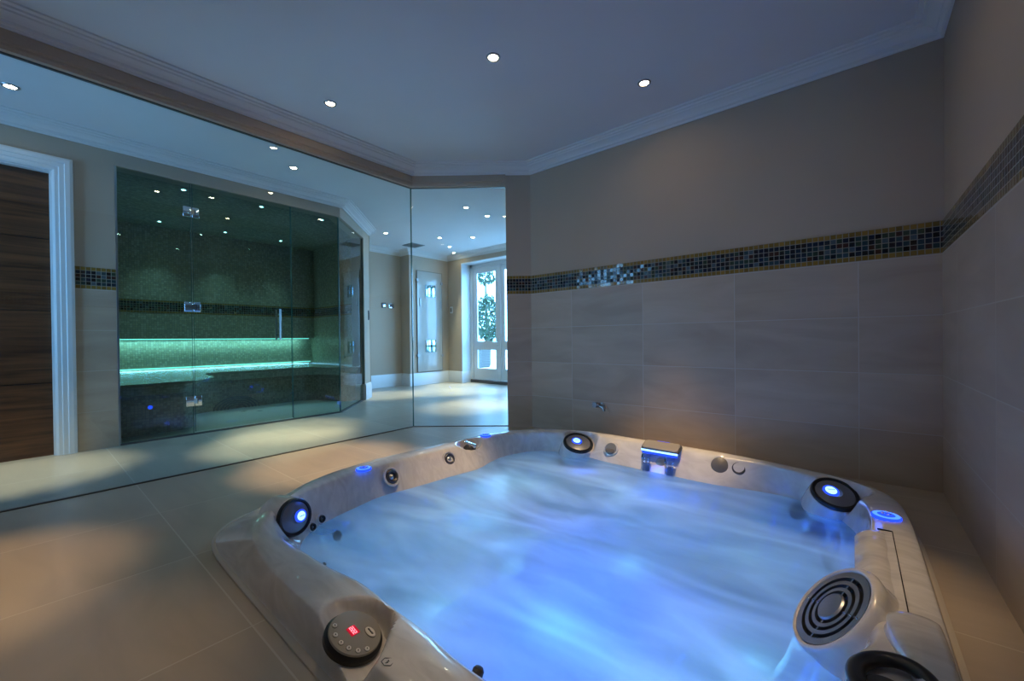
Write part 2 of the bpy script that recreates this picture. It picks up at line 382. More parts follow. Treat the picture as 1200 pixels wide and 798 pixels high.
for q in ((-4.02, -3.97, .35, 2.15), (-3.41, -3.36, .35, 2.15), (-3.97, -3.41, .35, .41), (-3.97, -3.41, 2.09, 2.15), (-3.71, -3.67, .41, 2.09)): w.box(q[0], q[1], NEAR - .10, NEAR - .03, q[2], q[3], 'white')
w.build('window_frame', wn_, False); w = MB(); w.face([(-3.97, NEAR - .06, .41), (-3.41, NEAR - .06, .41), (-3.41, NEAR - .06, 2.09), (-3.97, NEAR - .06, 2.09)], 'winglass'); w.build('pane', wn_, False)

# beam over the partition: face towards the tub room, soffit, bead
def offs(poly, d):
    """offset an open polyline to its left by d"""
    P = [Vector(p) for p in poly]; R = []
    for i, p in enumerate(P):
        dirs = []
        if i > 0: dirs.append((P[i] - P[i - 1]).normalized())
        if i < len(P) - 1: dirs.append((P[i + 1] - P[i]).normalized())
        ns = [Vector((-t.y, t.x)) for t in dirs]
        if len(ns) == 1: R.append(p + ns[0] * d)
        else:
            b = (ns[0] + ns[1]); b.normalize(); R.append(p + b * d / max(.2, b.dot(ns[0])))
    return R
def extrude_profile(mb, poly, prof, mat, closed_prof=True):
    """prof: (distance to the left of poly, z)"""
    rings = []
    lines = [offs(poly, d) for d, z in prof]
    for i in range(len(poly)):
        rings.append([Vector((lines[k][i].x, lines[k][i].y, prof[k][1])) for k in range(len(prof))])
    mb.grid(rings, mat, closed_prof, closed_prof, closed_prof)
part_line = [(XC, YB), (XG, YK), (XG, NEAR)]          # tub room on the left
b = MB(); extrude_profile(b, [GE, (XG, YK), (XG, NEAR)], [(.015, H), (.015, 2.19), (.004, 2.183), (.004, 2.170), (-.005, ZL), (-.06, ZL), (-.075, 2.17), (-.1, 2.19), (-.1, H)], 'paint')
struct(b.build('beam_over_partition', None, True, 20), 'taupe boxed beam above the glass partition')
# cornices
COVE = [(0, H), (0, 2.242), (.012, 2.242), (.016, 2.252), (.03, 2.258), (.034, 2.27), (.052, 2.285), (.07, 2.293), (.074, 2.301), (.085, 2.305), (.089, 2.314), (.108, 2.317), (.11, H)]
def cornice(poly, name, label):
    m_ = MB(); extrude_profile(m_, poly, COVE, 'cove'); return struct(m_.build(name, None, True, 25), label)
cornice([(XR, NEAR), (XR, YB), (XC, YB), (XG + .015, YK + .004), (XG + .015, NEAR)], 'trim_1', 'stepped white cornice round the tub room ceiling')

# ---- floor with the tub opening
BASE = [(0.06, .447), (-.2, .445), (-.6, .445), (-.95, .445), (-1.3, .448), (-1.65, .452), (-1.84, .463), (-1.97, .50), (-2.07, .585), (-2.125, .70), (-2.155, .88), (-2.165, 1.2), (-2.165, 1.6), (-2.165, 2.0), (-2.15, 2.3), (-2.09, 2.5), (-1.97, 2.64), (-1.78, 2.715), (-1.5, 2.735), (-1.1, 2.735), (-.7, 2.73), (-.4, 2.715), (-.15, 2.68), (.03, 2.60), (.13, 2.46), (.175, 2.25), (.185, 1.9), (.185, 1.5), (.185, 1.1), (.18, .75), (.15, .54)]
CEN = Vector((-.95, 1.58))
def catmull(P, k=16):
    n = len(P); R = []
    for i in range(n):
        p0, p1, p2, p3 = [Vector(P[(i + j - 1) % n]) for j in range(4)]
        for s in range(k):
            t = s / k
            R.append(.5 * ((2 * p1) + (p2 - p0) * t + (2 * p0 - 5 * p1 + 4 * p2 - p3) * t * t + (3 * p1 - p0 - 3 * p2 + p3) * t ** 3))
    return R
def polar(P, NN):
    """points of the smooth closed curve through P at NN even steps of angle about CEN"""
    R = catmull([Vector(p) for p in P]); A = []
    for p in R:
        d = p - CEN; A.append((math.atan2(d.y, d.x), d.length))
    A.sort(); A = [(A[-1][0] - 2 * PI, A[-1][1])] + A + [(A[0][0] + 2 * PI, A[0][1])]
    out_ = []; j = 0
    for i in range(NN):
        a = -PI + 2 * PI * (i + .5) / NN
        while A[j + 1][0] < a: j += 1
        t = (a - A[j][0]) / max(1e-9, A[j + 1][0] - A[j][0]); r = A[j][1] * (1 - t) + A[j + 1][1] * t
        out_.append(Vector((CEN.x + r * math.cos(a), CEN.y + r * math.sin(a))))
    return out_
NA = 120
hole = [p + (CEN - p).normalized() * .03 for p in polar(BASE, NA)]
X0, X1, Y0, Y1 = -7.2, XR + .12, NEAR - .12, 5.75
def to_rect(p):
    d = p - CEN; t = 1e9
    if d.x > 0: t = min(t, (X1 - CEN.x) / d.x)
    if d.x < 0: t = min(t, (X0 - CEN.x) / d.x)
    if d.y > 0: t = min(t, (Y1 - CEN.y) / d.y)
    if d.y < 0: t = min(t, (Y0 - CEN.y) / d.y)
    return CEN + d * t
fl = MB(); rect = [to_rect(p) for p in hole]
corners = [Vector(c) for c in ((X0, Y0), (X1, Y0), (X1, Y1), (X0, Y1))]
for i in range(NA):
    j = (i + 1) % NA; a, b_, c_, d_ = hole[i], hole[j], rect[j], rect[i]; pts = [a, d_]
    for k in corners:
        ak = math.atan2(k.y - CEN.y, k.x - CEN.x); ai = math.atan2(a.y - CEN.y, a.x - CEN.x); aj = math.atan2(b_.y - CEN.y, b_.x - CEN.x)
        if ai < ak < aj: pts.append(k)
    pts += [c_, b_]
    fl.face([(p.x, p.y, 0) for p in pts], 'floortile', [(p.x, p.y) for p in pts])
    fl.face([(p.x, p.y, -.02) for p in reversed(pts)], 'floortile', [(p.x, p.y) for p in reversed(pts)])
    fl.face([(a.x, a.y, 0), (b_.x, b_.y, 0), (b_.x, b_.y, -.02), (a.x, a.y, -.02)], 'floortile', [(0, 0)] * 4)
floor = struct(fl.build('floor', None, False), 'beige stone tiled floor')

# ceiling slab
ce = MB(); ce.box(-7.2, XR + .12, NEAR - .12, 5.55, H, H + .1, 'ceil'); struct(ce.build('ceiling', None, False), 'white flat ceiling')

# ---- room behind the partition
YW, XF, XA = 5.115, -5.81, -6.05
XL, YC1 = -5.05, 2.99                          # end of the canted corner
d45 = Vector((-1, 1, 0)).normalized()
K0 = (XS, 2.255); T_open = .935; 
K1 = (XS - T_open * .7071, 2.255 + T_open * .7071)   # far jamb of the canted opening
K2 = (-5.165, 3.106)                                  # end of the canted face
w = MB()
# wall with the timber door: left of the opening, over it, and to the steam room
JD, DT, ST = .160, 2.0, .470                   # door jamb, door head, steam jamb
wall_line(w, (XS, ST), (XS, JD), 0, H, .14, 'paint')
wall_line(w, (XS, JD), (XS, -.80), DT, H, .14, 'paint')
wall_line(w, (XS, -.80), (XS, NEAR), 0, H, .14, 'paint')
wd = struct(w.build('wall_left', None, False), 'taupe wall holding the timber door')
t = MB(); wall_line(t, (XS, ST), (XS, JD + .09), 0, BB, 0, 'walltile', .008, 0, 1, .2818); t.build('tile_cladding', wd, False)
t = MB(); wall_line(t, (XS, ST), (XS, JD + .09), BB, BT, 0, 'band', .008, 0, 1, BB); t.build('mosaic_band', wd, False)
# lintel over the steam glass, with the canted return
w = MB(); extrude_profile(w, [K2, K0, (XS, ST)], [(0, H), (0, 2.14), (-.14, 2.14), (-.14, H)], 'paint')
struct(w.build('wall_steam_lintel', None, False), 'taupe strip of wall above the steam room glass')
w = MB(); wall_line(w, K2, K1, 0, 2.14, .16, 'paint'); struct(w.build('wall_steam_return', None, False), 'narrow canted wall end beside the steam glass')
# lobby walls
w = MB(); wall_line(w, (XA - .0, YC1 + .13), (K2[0], YC1 + .13), 0, H, .10, 'paint'); struct(w.build('wall_lobby_side', None, False))
w = MB(); wall_line(w, (XA, 4.25), (XA, YC1), 0, H, .12, 'paint'); struct(w.build('wall_lobby', None, False))
w = MB(); wall_line(w, (XF - .0005, 4.25), (XA, 4.25), 0, H, .0004, 'paint'); wall_line(w, (XF, YW + .12), (XF, 4.2505), 0, H, .10, 'paint'); struct(w.build('wall_alcove', None, False))
WX0, WX1, WH = -5.448, -3.3, 2.165               # window opening
w = MB(); wall_line(w, (WX0, YW), (XF, YW), 0, H, .36, 'paint'); wall_line(w, (WX1, YW), (WX0, YW), WH, H, .36, 'paint'); wall_line(w, (XC + .05, YW), (WX1, YW), 0, H, .36, 'paint')
ww = struct(w.build('wall_window', None, False), 'taupe wall around the garden doors')
r_ = MB(); r_.box(WX0 - .001, WX0 + .012, YW - .001, YW + .27, 0, WH, 'white'); r_.box(WX0, WX1, YW, YW + .27, WH - .012, WH, 'white'); r_.box(WX1 - .012, WX1, YW, YW + .27, 0, WH, 'white')
struct(r_.build('trim_5', None, False), 'white reveal lining of the garden doorway')
w = MB(); wall_line(w, (XC + .02, YB + .14), (XC + .02, YW), 0, H, .1, 'paint'); struct(w.build('wall_inner_side', None, False))
cornice([(XS, NEAR), (XS, 2.298 - .02), (K2[0] + .0, K2[1] + .0)][::-1], 'trim_2', 'stepped white cornice above the steam room')
cornice([(XC + .02, YW), (XF, YW), (XF, 4.25), (XA, 4.25), (XA, YC1 + .14), (K2[0] - .02, YC1 + .14)], 'trim_3', 'white cornice round the far lobby')
bk = list(reversed(offs([GE, (XG, YK), (XG, NEAR)], -.1)))
cornice([(p.x, p.y) for p in bk], 'trim_4', 'white cornice on the far side of the beam')
# skirtings
SK = [(0, 0), (0, .212), (.008, .212), (.012, .20), (.018, .185), (.018, 0)]
def skirt(poly, name, label=None):
    m_ = MB(); extrude_profile(m_, poly, SK, 'white'); return struct(m_.build(name, None, True, 25), label)
skirt([(WX0, YW + .26), (WX0, YW), (XF, YW), (XF, 4.25), (XA, 4.25), (XA, YC1 + .14)], 'baseboard_far', 'tall white skirting round the lobby')
e0 = offs([K2, K1], 0); skirt([(K2[0] - .1, K2[1] + .0), K2, K1, (K1[0] - .10, K1[1] - .10)], 'baseboard_canted', 'white skirting wrapping the canted wall end')
skirt([(XC + .02, YW), (WX1, YW)], 'baseboard_window')

# timber door: architrave and leaf
dr = thing('door_1', (XS - .06, (JD - .80) / 2, 0), None, None); struct(dr, 'dark walnut door with horizontal grooves in a white architrave')
a = MB()
AP = [(0, 0), (.012, .0), (.018, .012), (.018, .03), (.024, .034), (.024, .058), (.030, .062), (.030, .085), (.02, .10), (0, .103)]   # (out of wall, away from opening)
def arch_ring(pt, dx):  # pt in (y,z) corner, dx = unit vector away from opening in (y,z)
    return [Vector((XS + o_, pt[0] + dx[0] * w_, pt[1] + dx[1] * w_)) for o_, w_ in AP]
a.grid([arch_ring((JD - .008, 0), (1, 0)), arch_ring((JD - .008, DT), (1, 1)), arch_ring((-.80, DT), (-1, 1)), arch_ring((-.80, 0), (-1, 0))], 'white', False)
a.box(XS - .14, XS + .001, JD - .02, JD - .001, 0, DT, 'white'); a.box(XS - .14, XS, -.80, JD - .02, DT - .012, DT - .001, 'white')
a.build('architrave', dr, True, 20)
leaf = MB(); zs = [.0, .507, .513, 1.015, 1.021, 1.52, 1.526, DT - .012]
for i in range(0, 8, 2): leaf.box(XS - .075, XS - .045, -.80, JD - .02, zs[i], zs[i + 1], 'wood')
leaf.box(XS - .072, XS - .052, -.80, JD - .02, .0, DT - .012, 'shadowgap')
leaf.build('door_leaf', dr, False)

# ------------------------------------------------------------------ steam room
SBX, SY0, SY1, SZ = -6.3, .40, 2.86, 2.155
GX = XS - .02
def uvbox_wall(name, p0, p1, z0, z1, th, mat, u0=0): 
    w_ = MB(); wall_line(w_, p0, p1, z0, z1, th, mat, 0, u0, 1, 0); return w_
w = MB()
wall_line(w, (SBX, SY1), (SBX, SY0), .84, SZ, .2, 'steamtile')
o = struct(w.build('wall_steam_back', None, False), 'mosaic back wall of the steam room')
t = MB(); wall_line(t, (SBX, SY1), (SBX, SY0), 1.14, 1.286, 0, 'band', .004, 0, 1, 1.1325); t.build('mosaic_band', o, False)
w = MB(); wall_line(w, (SBX - .2, SY0), (XS - .14, SY0), 0, SZ, .05, 'steamtile'); o = struct(w.build('wall_steam_left', None, False))
t = MB(); wall_line(t, (SBX, SY0), (XS - .14, SY0), 1.14, 1.286, 0, 'band', .004, 0, 1, 1.1325); t.build('mosaic_band', o, False)
w = MB(); wall_line(w, (K1[0] - .13, SY1), (SBX - .2, SY1), 0, SZ, .10, 'steamtile'); o = struct(w.build('wall_steam_right', None, False))
t = MB(); wall_line(t, (K1[0] - .13, SY1), (SBX, SY1), 1.14, 1.286, 0, 'band', .004, 0, 1, 1.1325); t.build('mosaic_band', o, False)
w = MB(); w.box(SBX - .2, XS - .14, SY0, SY1, SZ, SZ + .04, 'steamtile')
# give the steam ceiling its mosaic layout
w = MB(); w.face([(SBX - .2, SY0, SZ), (XS - .02, SY0, SZ), (XS - .02, K0[1], SZ), (K1[0], SY1, SZ), (SBX - .2, SY1, SZ)][::-1], 'steamtile', [(SBX - .2, SY0), (XS - .02, SY0), (XS - .02, K0[1]), (K1[0], SY1), (SBX - .2, SY1)][::-1])
w.box(SBX - .2, XS - .14, SY0, 2.2, SZ + .001, SZ + .04, 'paint')
struct(w.build('ceiling_steam', None, False), 'mosaic ceiling of the steam room')
w = MB(); fp = [(GX - .03, SY0, .004), (GX - .03, K0[1], .004), (K1[0], SY1, .004), (SBX, SY1, .004), (SBX, SY0, .004)][::-1]
fp = [(a_, b_, .004) for a_, b_ in ((GX - .03, SY0), (GX - .03, K0[1] - .01), (K1[0] - .04, SY1), (-5.9, SY1), (-5.9, SY0))]
w.face(fp, 'palefloor', [(a_, b_) for a_, b_, c_ in fp]); struct(w.build('floor_steam', None, False), 'pale steam room floor')
# curved bench along the back and left with a rounded end
def bench_path():
    # plan line of the bench front, starting by the glass on the left
    P = [(-4.62, SY0 + .012), (-4.62, .86), (-4.66, .97), (-4.76, 1.03), (-4.9, 1.05), (-5.25, 1.08), (-5.46, 1.16), (-5.56, 1.32), (-5.60, 1.55), (-5.60, 2.2), (-5.56, 2.42), (-5.42, 2.56), (-5.2, 2.62), (-5.08, 2.66), (-5.045, 2.74), (-5.05, SY1 - .012)]
    R = []
    for i in range(len(P) - 1):
        p0, p1, p2, p3 = [Vector(P[max(0, min(len(P) - 1, i + k))]) for k in (-1, 0, 1, 2)]
        for s_ in range(6):
            t_ = s_ / 6; R.append(.5 * ((2 * p1) + (p2 - p0) * t_ + (2 * p0 - 5 * p1 + 4 * p2 - p3) * t_ * t_ + (3 * p1 - p0 - 3 * p2 + p3) * t_ ** 3))
    R.append(Vector(P[-1])); return R
bp = bench_path(); lens = [0]
for i in range(1, len(bp)): lens.append(lens[-1] + (bp[i] - bp[i - 1]).length)
bench = thing('steam_bench', (-5.9, 1.5, 0), 'curved mosaic bench running round the back of the green lit steam room', 'bench')
prof = [(0, 0), (.0, .30), (-.01, .34), (.0, .385), (.018, .415), (.05, .435), (.10, .447), (.16, .45)]  # inset, z
rows_ = [offs([(p.x, p.y) for p in bp], -ins) for ins, z in prof]      # left of path is the open floor
m_ = MB(); s_ = MB(); acc = 0
for k in range(len(prof) - 1):
    dz = math.hypot(prof[k + 1][0] - prof[k][0], prof[k + 1][1] - prof[k][1])
    for i in range(len(bp) - 1):
        tgt, mt = (m_, 'brownmosaic') if k < 2 else (s_, 'seatmosaic')
        tgt.face([(*rows_[k][i], prof[k][1]), (*rows_[k][i + 1], prof[k][1]), (*rows_[k + 1][i + 1], prof[k + 1][1]), (*rows_[k + 1][i], prof[k + 1][1])], mt, [(lens[i], acc), (lens[i + 1], acc), (lens[i + 1], acc + dz), (lens[i], acc + dz)])
    acc += dz
top = [Vector((*p, .45)) for p in rows_[-1]]
back_ = [(-4.62, SY0 + .01), (SBX - .12, SY0 + .01), (SBX - .12, SY1 - .01)]
pg = [(p.x, p.y, .45) for p in top] + [(-5.2, SY1 - .012, .45), (SBX - .12, SY1 - .012, .45), (SBX - .12, SY0 + .012, .45), (-4.78, SY0 + .012, .45)]
s_.face(pg, 'seatmosaic', [(p[0], p[1]) for p in pg])
m_.build('riser', bench); s_.build('seat', bench)
# reclined backrest under a lip
br_ = MB(); br_.face([(SBX - .05, SY0, .455), (SBX - .05, SY1, .455), (SBX - .13, SY1, .84), (SBX - .13, SY0, .84)], 'steamtile', [(0, .455), (SY1 - SY0, .455), (SY1 - SY0, .848), (0, .848)])
br_.box(SBX - .2, SBX - .135, SY0, SY1, .455, .84, 'steamtile'); bo = br_.build('backrest', bench, False)
# left-hand backrest
br_ = MB(); br_.face([(-4.8, SY0 + .015, .455), (SBX - .1, SY0 + .015, .455), (SBX - .1, SY0 + .005, .84), (-4.8, SY0 + .005, .84)], 'steamtile', [(0, .455), (1.6, .455), (1.6, .84), (0, .84)]); br_.build('backrest', bench, False)
ls = MB(); ls.box(SBX - .095, SBX - .075, SY0 + .05, SY1 - .05, .822, .832, 'teal'); ls.build('light_strip', bench, False)['label'] = 'teal light strip along the top of the backrest'
ls = MB(); ls.box(SBX - .04, SBX - .026, SY0 + .05, SY1 - .05, .478, .488, 'teal'); ls.build('light_strip', bench, False)['label'] = 'teal light strip along the back of the seat'
# cascade of thin concentric ridges and two floor drains
cs = thing('steam_outlet', (-5.58, 1.6, .0), 'low arched steam outlet of concentric ridges at the foot of the bench', 'steam outlet')
m_ = MB()
for k in range(5):
    R_ = .09 + .035 * k; m_.tube([(-5.568, 1.62 + R_ * math.cos(a_), R_ * .62 * math.sin(a_)) for a_ in [PI * i / 24 for i in range(25)]], .006, 'dgrey', 6)
m_.build('ridges', cs)
for k, (x_, y_) in enumerate(((-5.28, 1.60), (-5.16, 1.72))):
    d_ = MB(); d_.lathe(frame((x_, y_, .001), (0, 0, 1)), [(.0, .003), (.03, .003), (.036, .0)], 'dark', 20)
    tag(d_.build('floor_drain'), 'small dark round drain in the teal lit floor, ' + ('left one' if k == 0 else 'right one'), 'drain', 'steam room drains')
# steam room glass: fixed panel, door, fixed panel, canted panel
GT, GB = 2.135, .012
def glass_thing(name, label, p0, p1, mat='steamglass', z0=GB, z1=GT, th=.01, cat='glass panel', group=None, edge=True, parent=None):
    p0 = Vector((*p0, 0)); p1 = Vector((*p1, 0)); d = (p1 - p0).normalized(); nr = Vector((-d.y, d.x, 0)) * th / 2
    r0 = thing(name, ((p0.x + p1.x) / 2, (p0.y + p1.y) / 2, z0), label, cat, group)
    g = MB(); z_ = Vector((0, 0, 1))
    g.face([p0 + z_ * z0, p1 + z_ * z0, p1 + z_ * z1, p0 + z_ * z1], mat); pane = g.build('pane', r0, False)
    if edge:
        e_ = MB()
        for q in (p0, p1):
            e_.face([q - nr + z_ * z0, q + nr + z_ * z0, q + nr + z_ * z1, q - nr + z_ * z1], 'edge')
            e_.box(-.0015, .0015, -.0045, .0045, z0, z1, 'edge', Matrix.Translation((q.x, q.y, 0)) @ Matrix.Rotation(math.atan2(d.y, d.x), 4, 'Z'))
        e_.build('polished_edge', r0, False)
    return r0
p1_ = glass_thing('glass_panel', 'tall green glass panel of the steam room beside the tiled pier', (GX, ST + .012), (GX, .938), group='steam room glazing')
t = MB(); t.box(GX - .012, GX + .012, ST, ST + .014, 0, GT + .005, 'steel'); t.build('wall_channel', p1_, False)['label'] = 'bright metal channel down the left edge'
door_g = glass_thing('glass_door', 'hinged green glass steam room door with a long chrome pull', (GX, .950), (GX, 1.742), cat='glass door', group='steam room glazing', z0=.022)
p2_ = glass_thing('glass_panel', 'green glass panel right of the steam room door', (GX, 1.750), (GX, K0[1] - .02), group='steam room glazing')
q0 = (K0[0] - .02, K0[1] - .012); q1 = (K1[0] - .014, K1[1] - .014)
p3_ = glass_thing('glass_panel', 'canted narrow glass panel at the corner of the steam room', q0, q1, group='steam room glazing')
for zc in (1.893, 1.088, .285):
    h_ = MB()
    h_.rbox(GX - .012, GX + .016, .885, .941, zc - .042, zc + .042, .004, 'chrome'); h_.rbox(GX - .012, GX + .016, .947, .995, zc - .042, zc + .042, .004, 'chrome')
    h_.box(GX - .008, GX + .018, .938, .962, zc - .022, zc + .022, 'chrome')
    h_.box(GX + .016, GX + .0185, .964, .968, zc - .024, zc + .024, 'dark')
    h_.build('hinge', door_g)['label'] = 'square chrome glass hinge'
hd = MB()
for sx_ in (-1, 1):
    xx = GX + sx_ * .05
    hd.tube([(xx, 1.62 , .80), (xx, 1.62, 1.10)], .0085, 'steel', 14)
    for zz in (.85, 1.05): hd.tube([(GX + sx_ * .004, 1.62, zz), (xx, 1.62, zz)], .007, 'chrome', 10)
hd.build('pull_handle', door_g)['label'] = 'vertical chrome pull bars either side of the glass'
# threshold
t = MB(); extrude_profile(t, [q1, q0, (GX, ST + .01)], [(.02, 0), (.02, .01), (-.02, .01), (-.02, 0)], 'channel'); struct(t.build('trim_6', None, False), 'slim threshold under the steam room glass')
# steam ceiling lights
def downlight(lamp, ring, k=1.):
    r0 = thing('downlight', (0, 0, 0), 'x', 'ceiling light')
    m1 = MB(); m1.lathe(Matrix(), [(.026 * k, -.001), (.030 * k, -.006), (.040 * k, -.006), (.044 * k, -.001), (.044 * k, .0)], ring, 28); m1.build('trim_ring', r0)
    m2 = MB(); m2.lathe(Matrix(), [(.0, -.002), (.027 * k, -.002)], lamp, 24); m2.build('lamp', r0)
    return r0
def spot(name, loc, col, power, deg=42, blend=.8, r=.02, rot=None, parent=None):
    l = D.lights.new(name, 'SPOT'); l.energy = power; l.color = col; l.spot_size = math.radians(deg); l.spot_blend = blend; l.shadow_soft_size = r
    o = D.objects.new(name, l); C.objects.link(o); o.location = loc
    if rot is not None: o.rotation_euler = rot
    if parent is not None: o.parent = parent
    return o
def point(name, loc, col, power, r=.05):
    l = D.lights.new(name, 'POINT'); l.energy = power; l.color = col; l.shadow_soft_size = r
    o = D.objects.new(name, l); C.objects.link(o); o.location = loc; return o
def area(name, loc, col, power, sx, sy, rot):
    l = D.lights.new(name, 'AREA'); l.energy = power; l.color = col; l.shape = 'RECTANGLE'; l.size = sx; l.size_y = sy
    o = D.objects.new(name, l); C.objects.link(o); o.location = loc; o.rotation_euler = rot; return o
def copy_tree(o, parent=None):
    c = o.copy(); C.objects.link(c); c.parent = parent
    for ch in list(o.children): copy_tree(ch, c)
    return c
WARM = (1, .68, .36)
proto = downlight('lampW', 'satin', .9); sp = spot('downlight_beam', (0, 0, -.012), WARM, 190, 34, .8, .02, None, proto)
room1 = [((-1.549, 1.72), 'ceiling downlight over the left half of the hot tub'), ((-.994, 2.503), 'ceiling downlight near the tiled back wall'), ((-2.674, 1.341), 'ceiling downlight beside the beam of the glass partition'),
         ((-.73, .93), 'ceiling downlight above the near side of the tub'), ((-.17, 1.71), 'ceiling downlight above the right side of the tub'), ((-2.25, -.25), 'ceiling downlight above the open floor left of the tub'), ((-1.42, -.12), 'ceiling downlight over the floor beside the control panel end of the tub')]
room2 = [((-3.97, -.023), 'ceiling downlight outside the walnut door'), ((-3.533, 1.352), 'ceiling downlight half hidden by the beam edge before the steam glass'), ((-3.918, 1.613), 'ceiling downlight nearest the steam room cornice'),          ((-5.292, 3.465), 'far downlight above the canted wall end'), ((-4.925, 4.176), 'far downlight in the middle of the lobby ceiling'), ((-5.271, 4.692), 'far downlight before the lobby corner'), ((-5.585, 5.07), 'farthest tiny downlight in the lobby corner'), ((-3.563, 3.437), 'largest downlight seen through the right glass panel'), ((-3.606, 3.854), 'downlight just behind the largest one, towards the pillar'), ((-4.525, 4.504), 'small downlight in front of the garden doors')]
n_ = 0
for (x_, y_), lab in room1 + room2:
    o = proto if n_ == 0 else copy_tree(proto)
    o.location = (x_ * .9716, y_ * .9716, H)
    if n_ == len(room1):        # the passage lamps are stronger: one light datablock of their own
        for ch in o.children:
            if ch.type == 'LIGHT': ch.data = ch.data.copy(); ch.data.energy = 260; ch.data.spot_size = math.radians(32); ch.data.color = (1, .80, .50)
        proto = o
    if n_ in (2, 3, 4, 5, 6):
        for ch in o.children:
            if ch.type == 'LIGHT': ch.data = ch.data.copy(); ch.data.energy = {2: 220, 3: 45, 4: 70, 5: 125, 6: 38}[n_]; ch.data.spot_size = math.radians(31)
    o['label'] = lab; o['group'] = 'recessed halogen downlights'; n_ += 1
proto2 = downlight('lampT', 'steel', .62); spot('steam_beam', (0, 0, -.012), (.55, 1, .90), 15.0, 74, .9, .03, None, proto2)
for i, (x_, y_) in enumerate(((-4.60, .949), (-6.0, 1.016), (-4.60, 1.576), (-6.0, 1.645), (-5.97, 2.276), (-4.60, 2.19))):
    o = proto2 if i == 0 else copy_tree(proto2)
    o.location = (x_, y_, SZ - .001); o['group'] = 'steam room ceiling lights'
    o['label'] = 'teal white steam room light, ' + ('front' if i in (0, 2, 5) else 'back') + ' row, ' + {0: 'nearest the pier', 1: 'nearest the pier', 2: 'middle one', 3: 'middle one', 4: 'rightmost', 5: 'rightmost'}[i]
# light given by the two led strips (same place and size as the strips)
lt = area('strip_light_upper', (SBX - .05, 1.63, .82), (.42, 1, .86), 5, 2.1, .015, (0, 0, PI / 2))
lt = area('strip_light_lower', (SBX - .01, 1.63, .475), (.42, 1, .86), 1.8, 2.1, .015, (0, math.radians(-20), 0)); lt.rotation_euler = (math.radians(35), 0, PI / 2)
# small blue glowing spot on the bench front
for i, p in enumerate(((-4.612, .70, .235), (GX + .0, 0, 0))):
    if i: break
    m_ = MB(); m_.lathe(frame(p, (1, 0, 0)), [(0, .004), (.012, .004), (.016, 0)], 'blue', 16); tag(m_.build('blue_spot'), 'small blue glowing spot in the dark bench front', 'light')

# ------------------------------------------------------------------ partition glass
PX = XG - .045
pk = offs([GE, (XG, YK), (XG, NEAR)], -.045)
ga = glass_thing('glass_partition', 'long frameless glass wall between the tub room and the passage', (PX, NEAR + .01), (pk[1].x, pk[1].y - .004), 'glass', .008, ZL + .004, cat='glass wall', group='frameless partition')
gb = glass_thing('glass_partition', 'canted frameless glass pane beside the tiled pillar', (pk[1].x + .003, pk[1].y), (pk[0].x, pk[0].y), 'glass', .008, ZL + .004, cat='glass wall', group='frameless partition')
t = MB(); extrude_profile(t, [GE, (XG, YK), (XG, NEAR)], [(-.037, 0), (-.037, .006), (-.053, .006), (-.053, 0)], 'channel'); struct(t.build('trim_7', None, False), 'slim dark floor channel of the glass partition')
t = MB(); extrude_profile(t, [GE, (XG, YK), (XG, NEAR)], [(-.035, ZL - .004), (-.035, ZL + .001), (-.055, ZL + .001), (-.055, ZL - .004)], 'channel'); struct(t.build('trim_8', None, False), 'slim dark head channel of the glass partition')

# ------------------------------------------------------------------ garden doors
GY = 5.37
fd = thing('door_2', (-4.4, GY, 0), None, None); struct(fd, 'white glazed garden doors in the far wall')
fr = MB(); x0, x1 = WX0 + .012, WX1 - .012
fr.box(x0, x0 + .055, GY - .04, GY + .05, 0, WH - .012, 'white'); fr.box(x1 - .055, x1, GY - .04, GY + .05, 0, WH - .012, 'white'); fr.box(x0, x1, GY - .04, GY + .05, WH - .075, WH - .012, 'white'); fr.build('frame', fd, False)
sl = MB(); sl.box(x0, x1, GY - .06, GY + .05, -.0, .055, 'dark'); sl.build('threshold', fd, False)['label'] = 'dark threshold bar'
def leaf_(xa, xb, handle_x):
    l_ = MB()
    l_.box(xa, xa + .085, GY - .02, GY + .02, .06, 2.09, 'white'); l_.box(xb - .085, xb, GY - .02, GY + .02, .06, 2.09, 'white')
    l_.box(xa + .085, xb - .085, GY - .02, GY + .02, 2.0, 2.09, 'white'); l_.box(xa + .085, xb - .085, GY - .02, GY + .02, .61, .74, 'white'); l_.box(xa + .085, xb - .085, GY - .02, GY + .02, .06, .25, 'white')
    o_ = l_.build('leaf', fd, False)
    for za, zb in ((.25, .61), (.74, 2.0)):
        g_ = MB(); g_.face([(xa + .085, GY, za), (xb - .085, GY, za), (xb - .085, GY, zb), (xa + .085, GY, zb)], 'winglass'); g_.build('pane', o_, False)
        b_2 = MB()
        for (a1, a2, b1, b2) in ((xa + .085, xa + .097, za, zb), (xb - .097, xb - .085, za, zb), (xa + .097, xb - .097, za, za + .012), (xa + .097, xb - .097, zb - .012, zb)): b_2.box(a1, a2, GY - .018, GY - .004, b1, b2, 'white')
        b_2.build('glazing_bead', o_, False)
xs_ = [x0 + .055, -4.757 + .02, -4.05, x1 - .055]
leaf_(xs_[0], xs_[1], 0); leaf_(xs_[1] + .02, xs_[2], 0); leaf_(xs_[2] + .01, xs_[3], 0)
h_ = MB(); h_.rbox(xs_[1] - .045, xs_[1] - .015, GY - .03, GY - .02, .66, .82, .004, 'chrome'); h_.tube([(xs_[1] - .03, GY - .03, .74), (xs_[1] - .03, GY - .06, .74), (xs_[1] - .14, GY - .06, .74)], .007, 'chrome'); h_.build('lever_handle', fd)
h_ = MB(); h_.rbox(xs_[1] - .02, xs_[1] + .045, GY - .045, GY - .02, .0, 2.09, .006, 'white'); h_.build('cover_strip', fd)

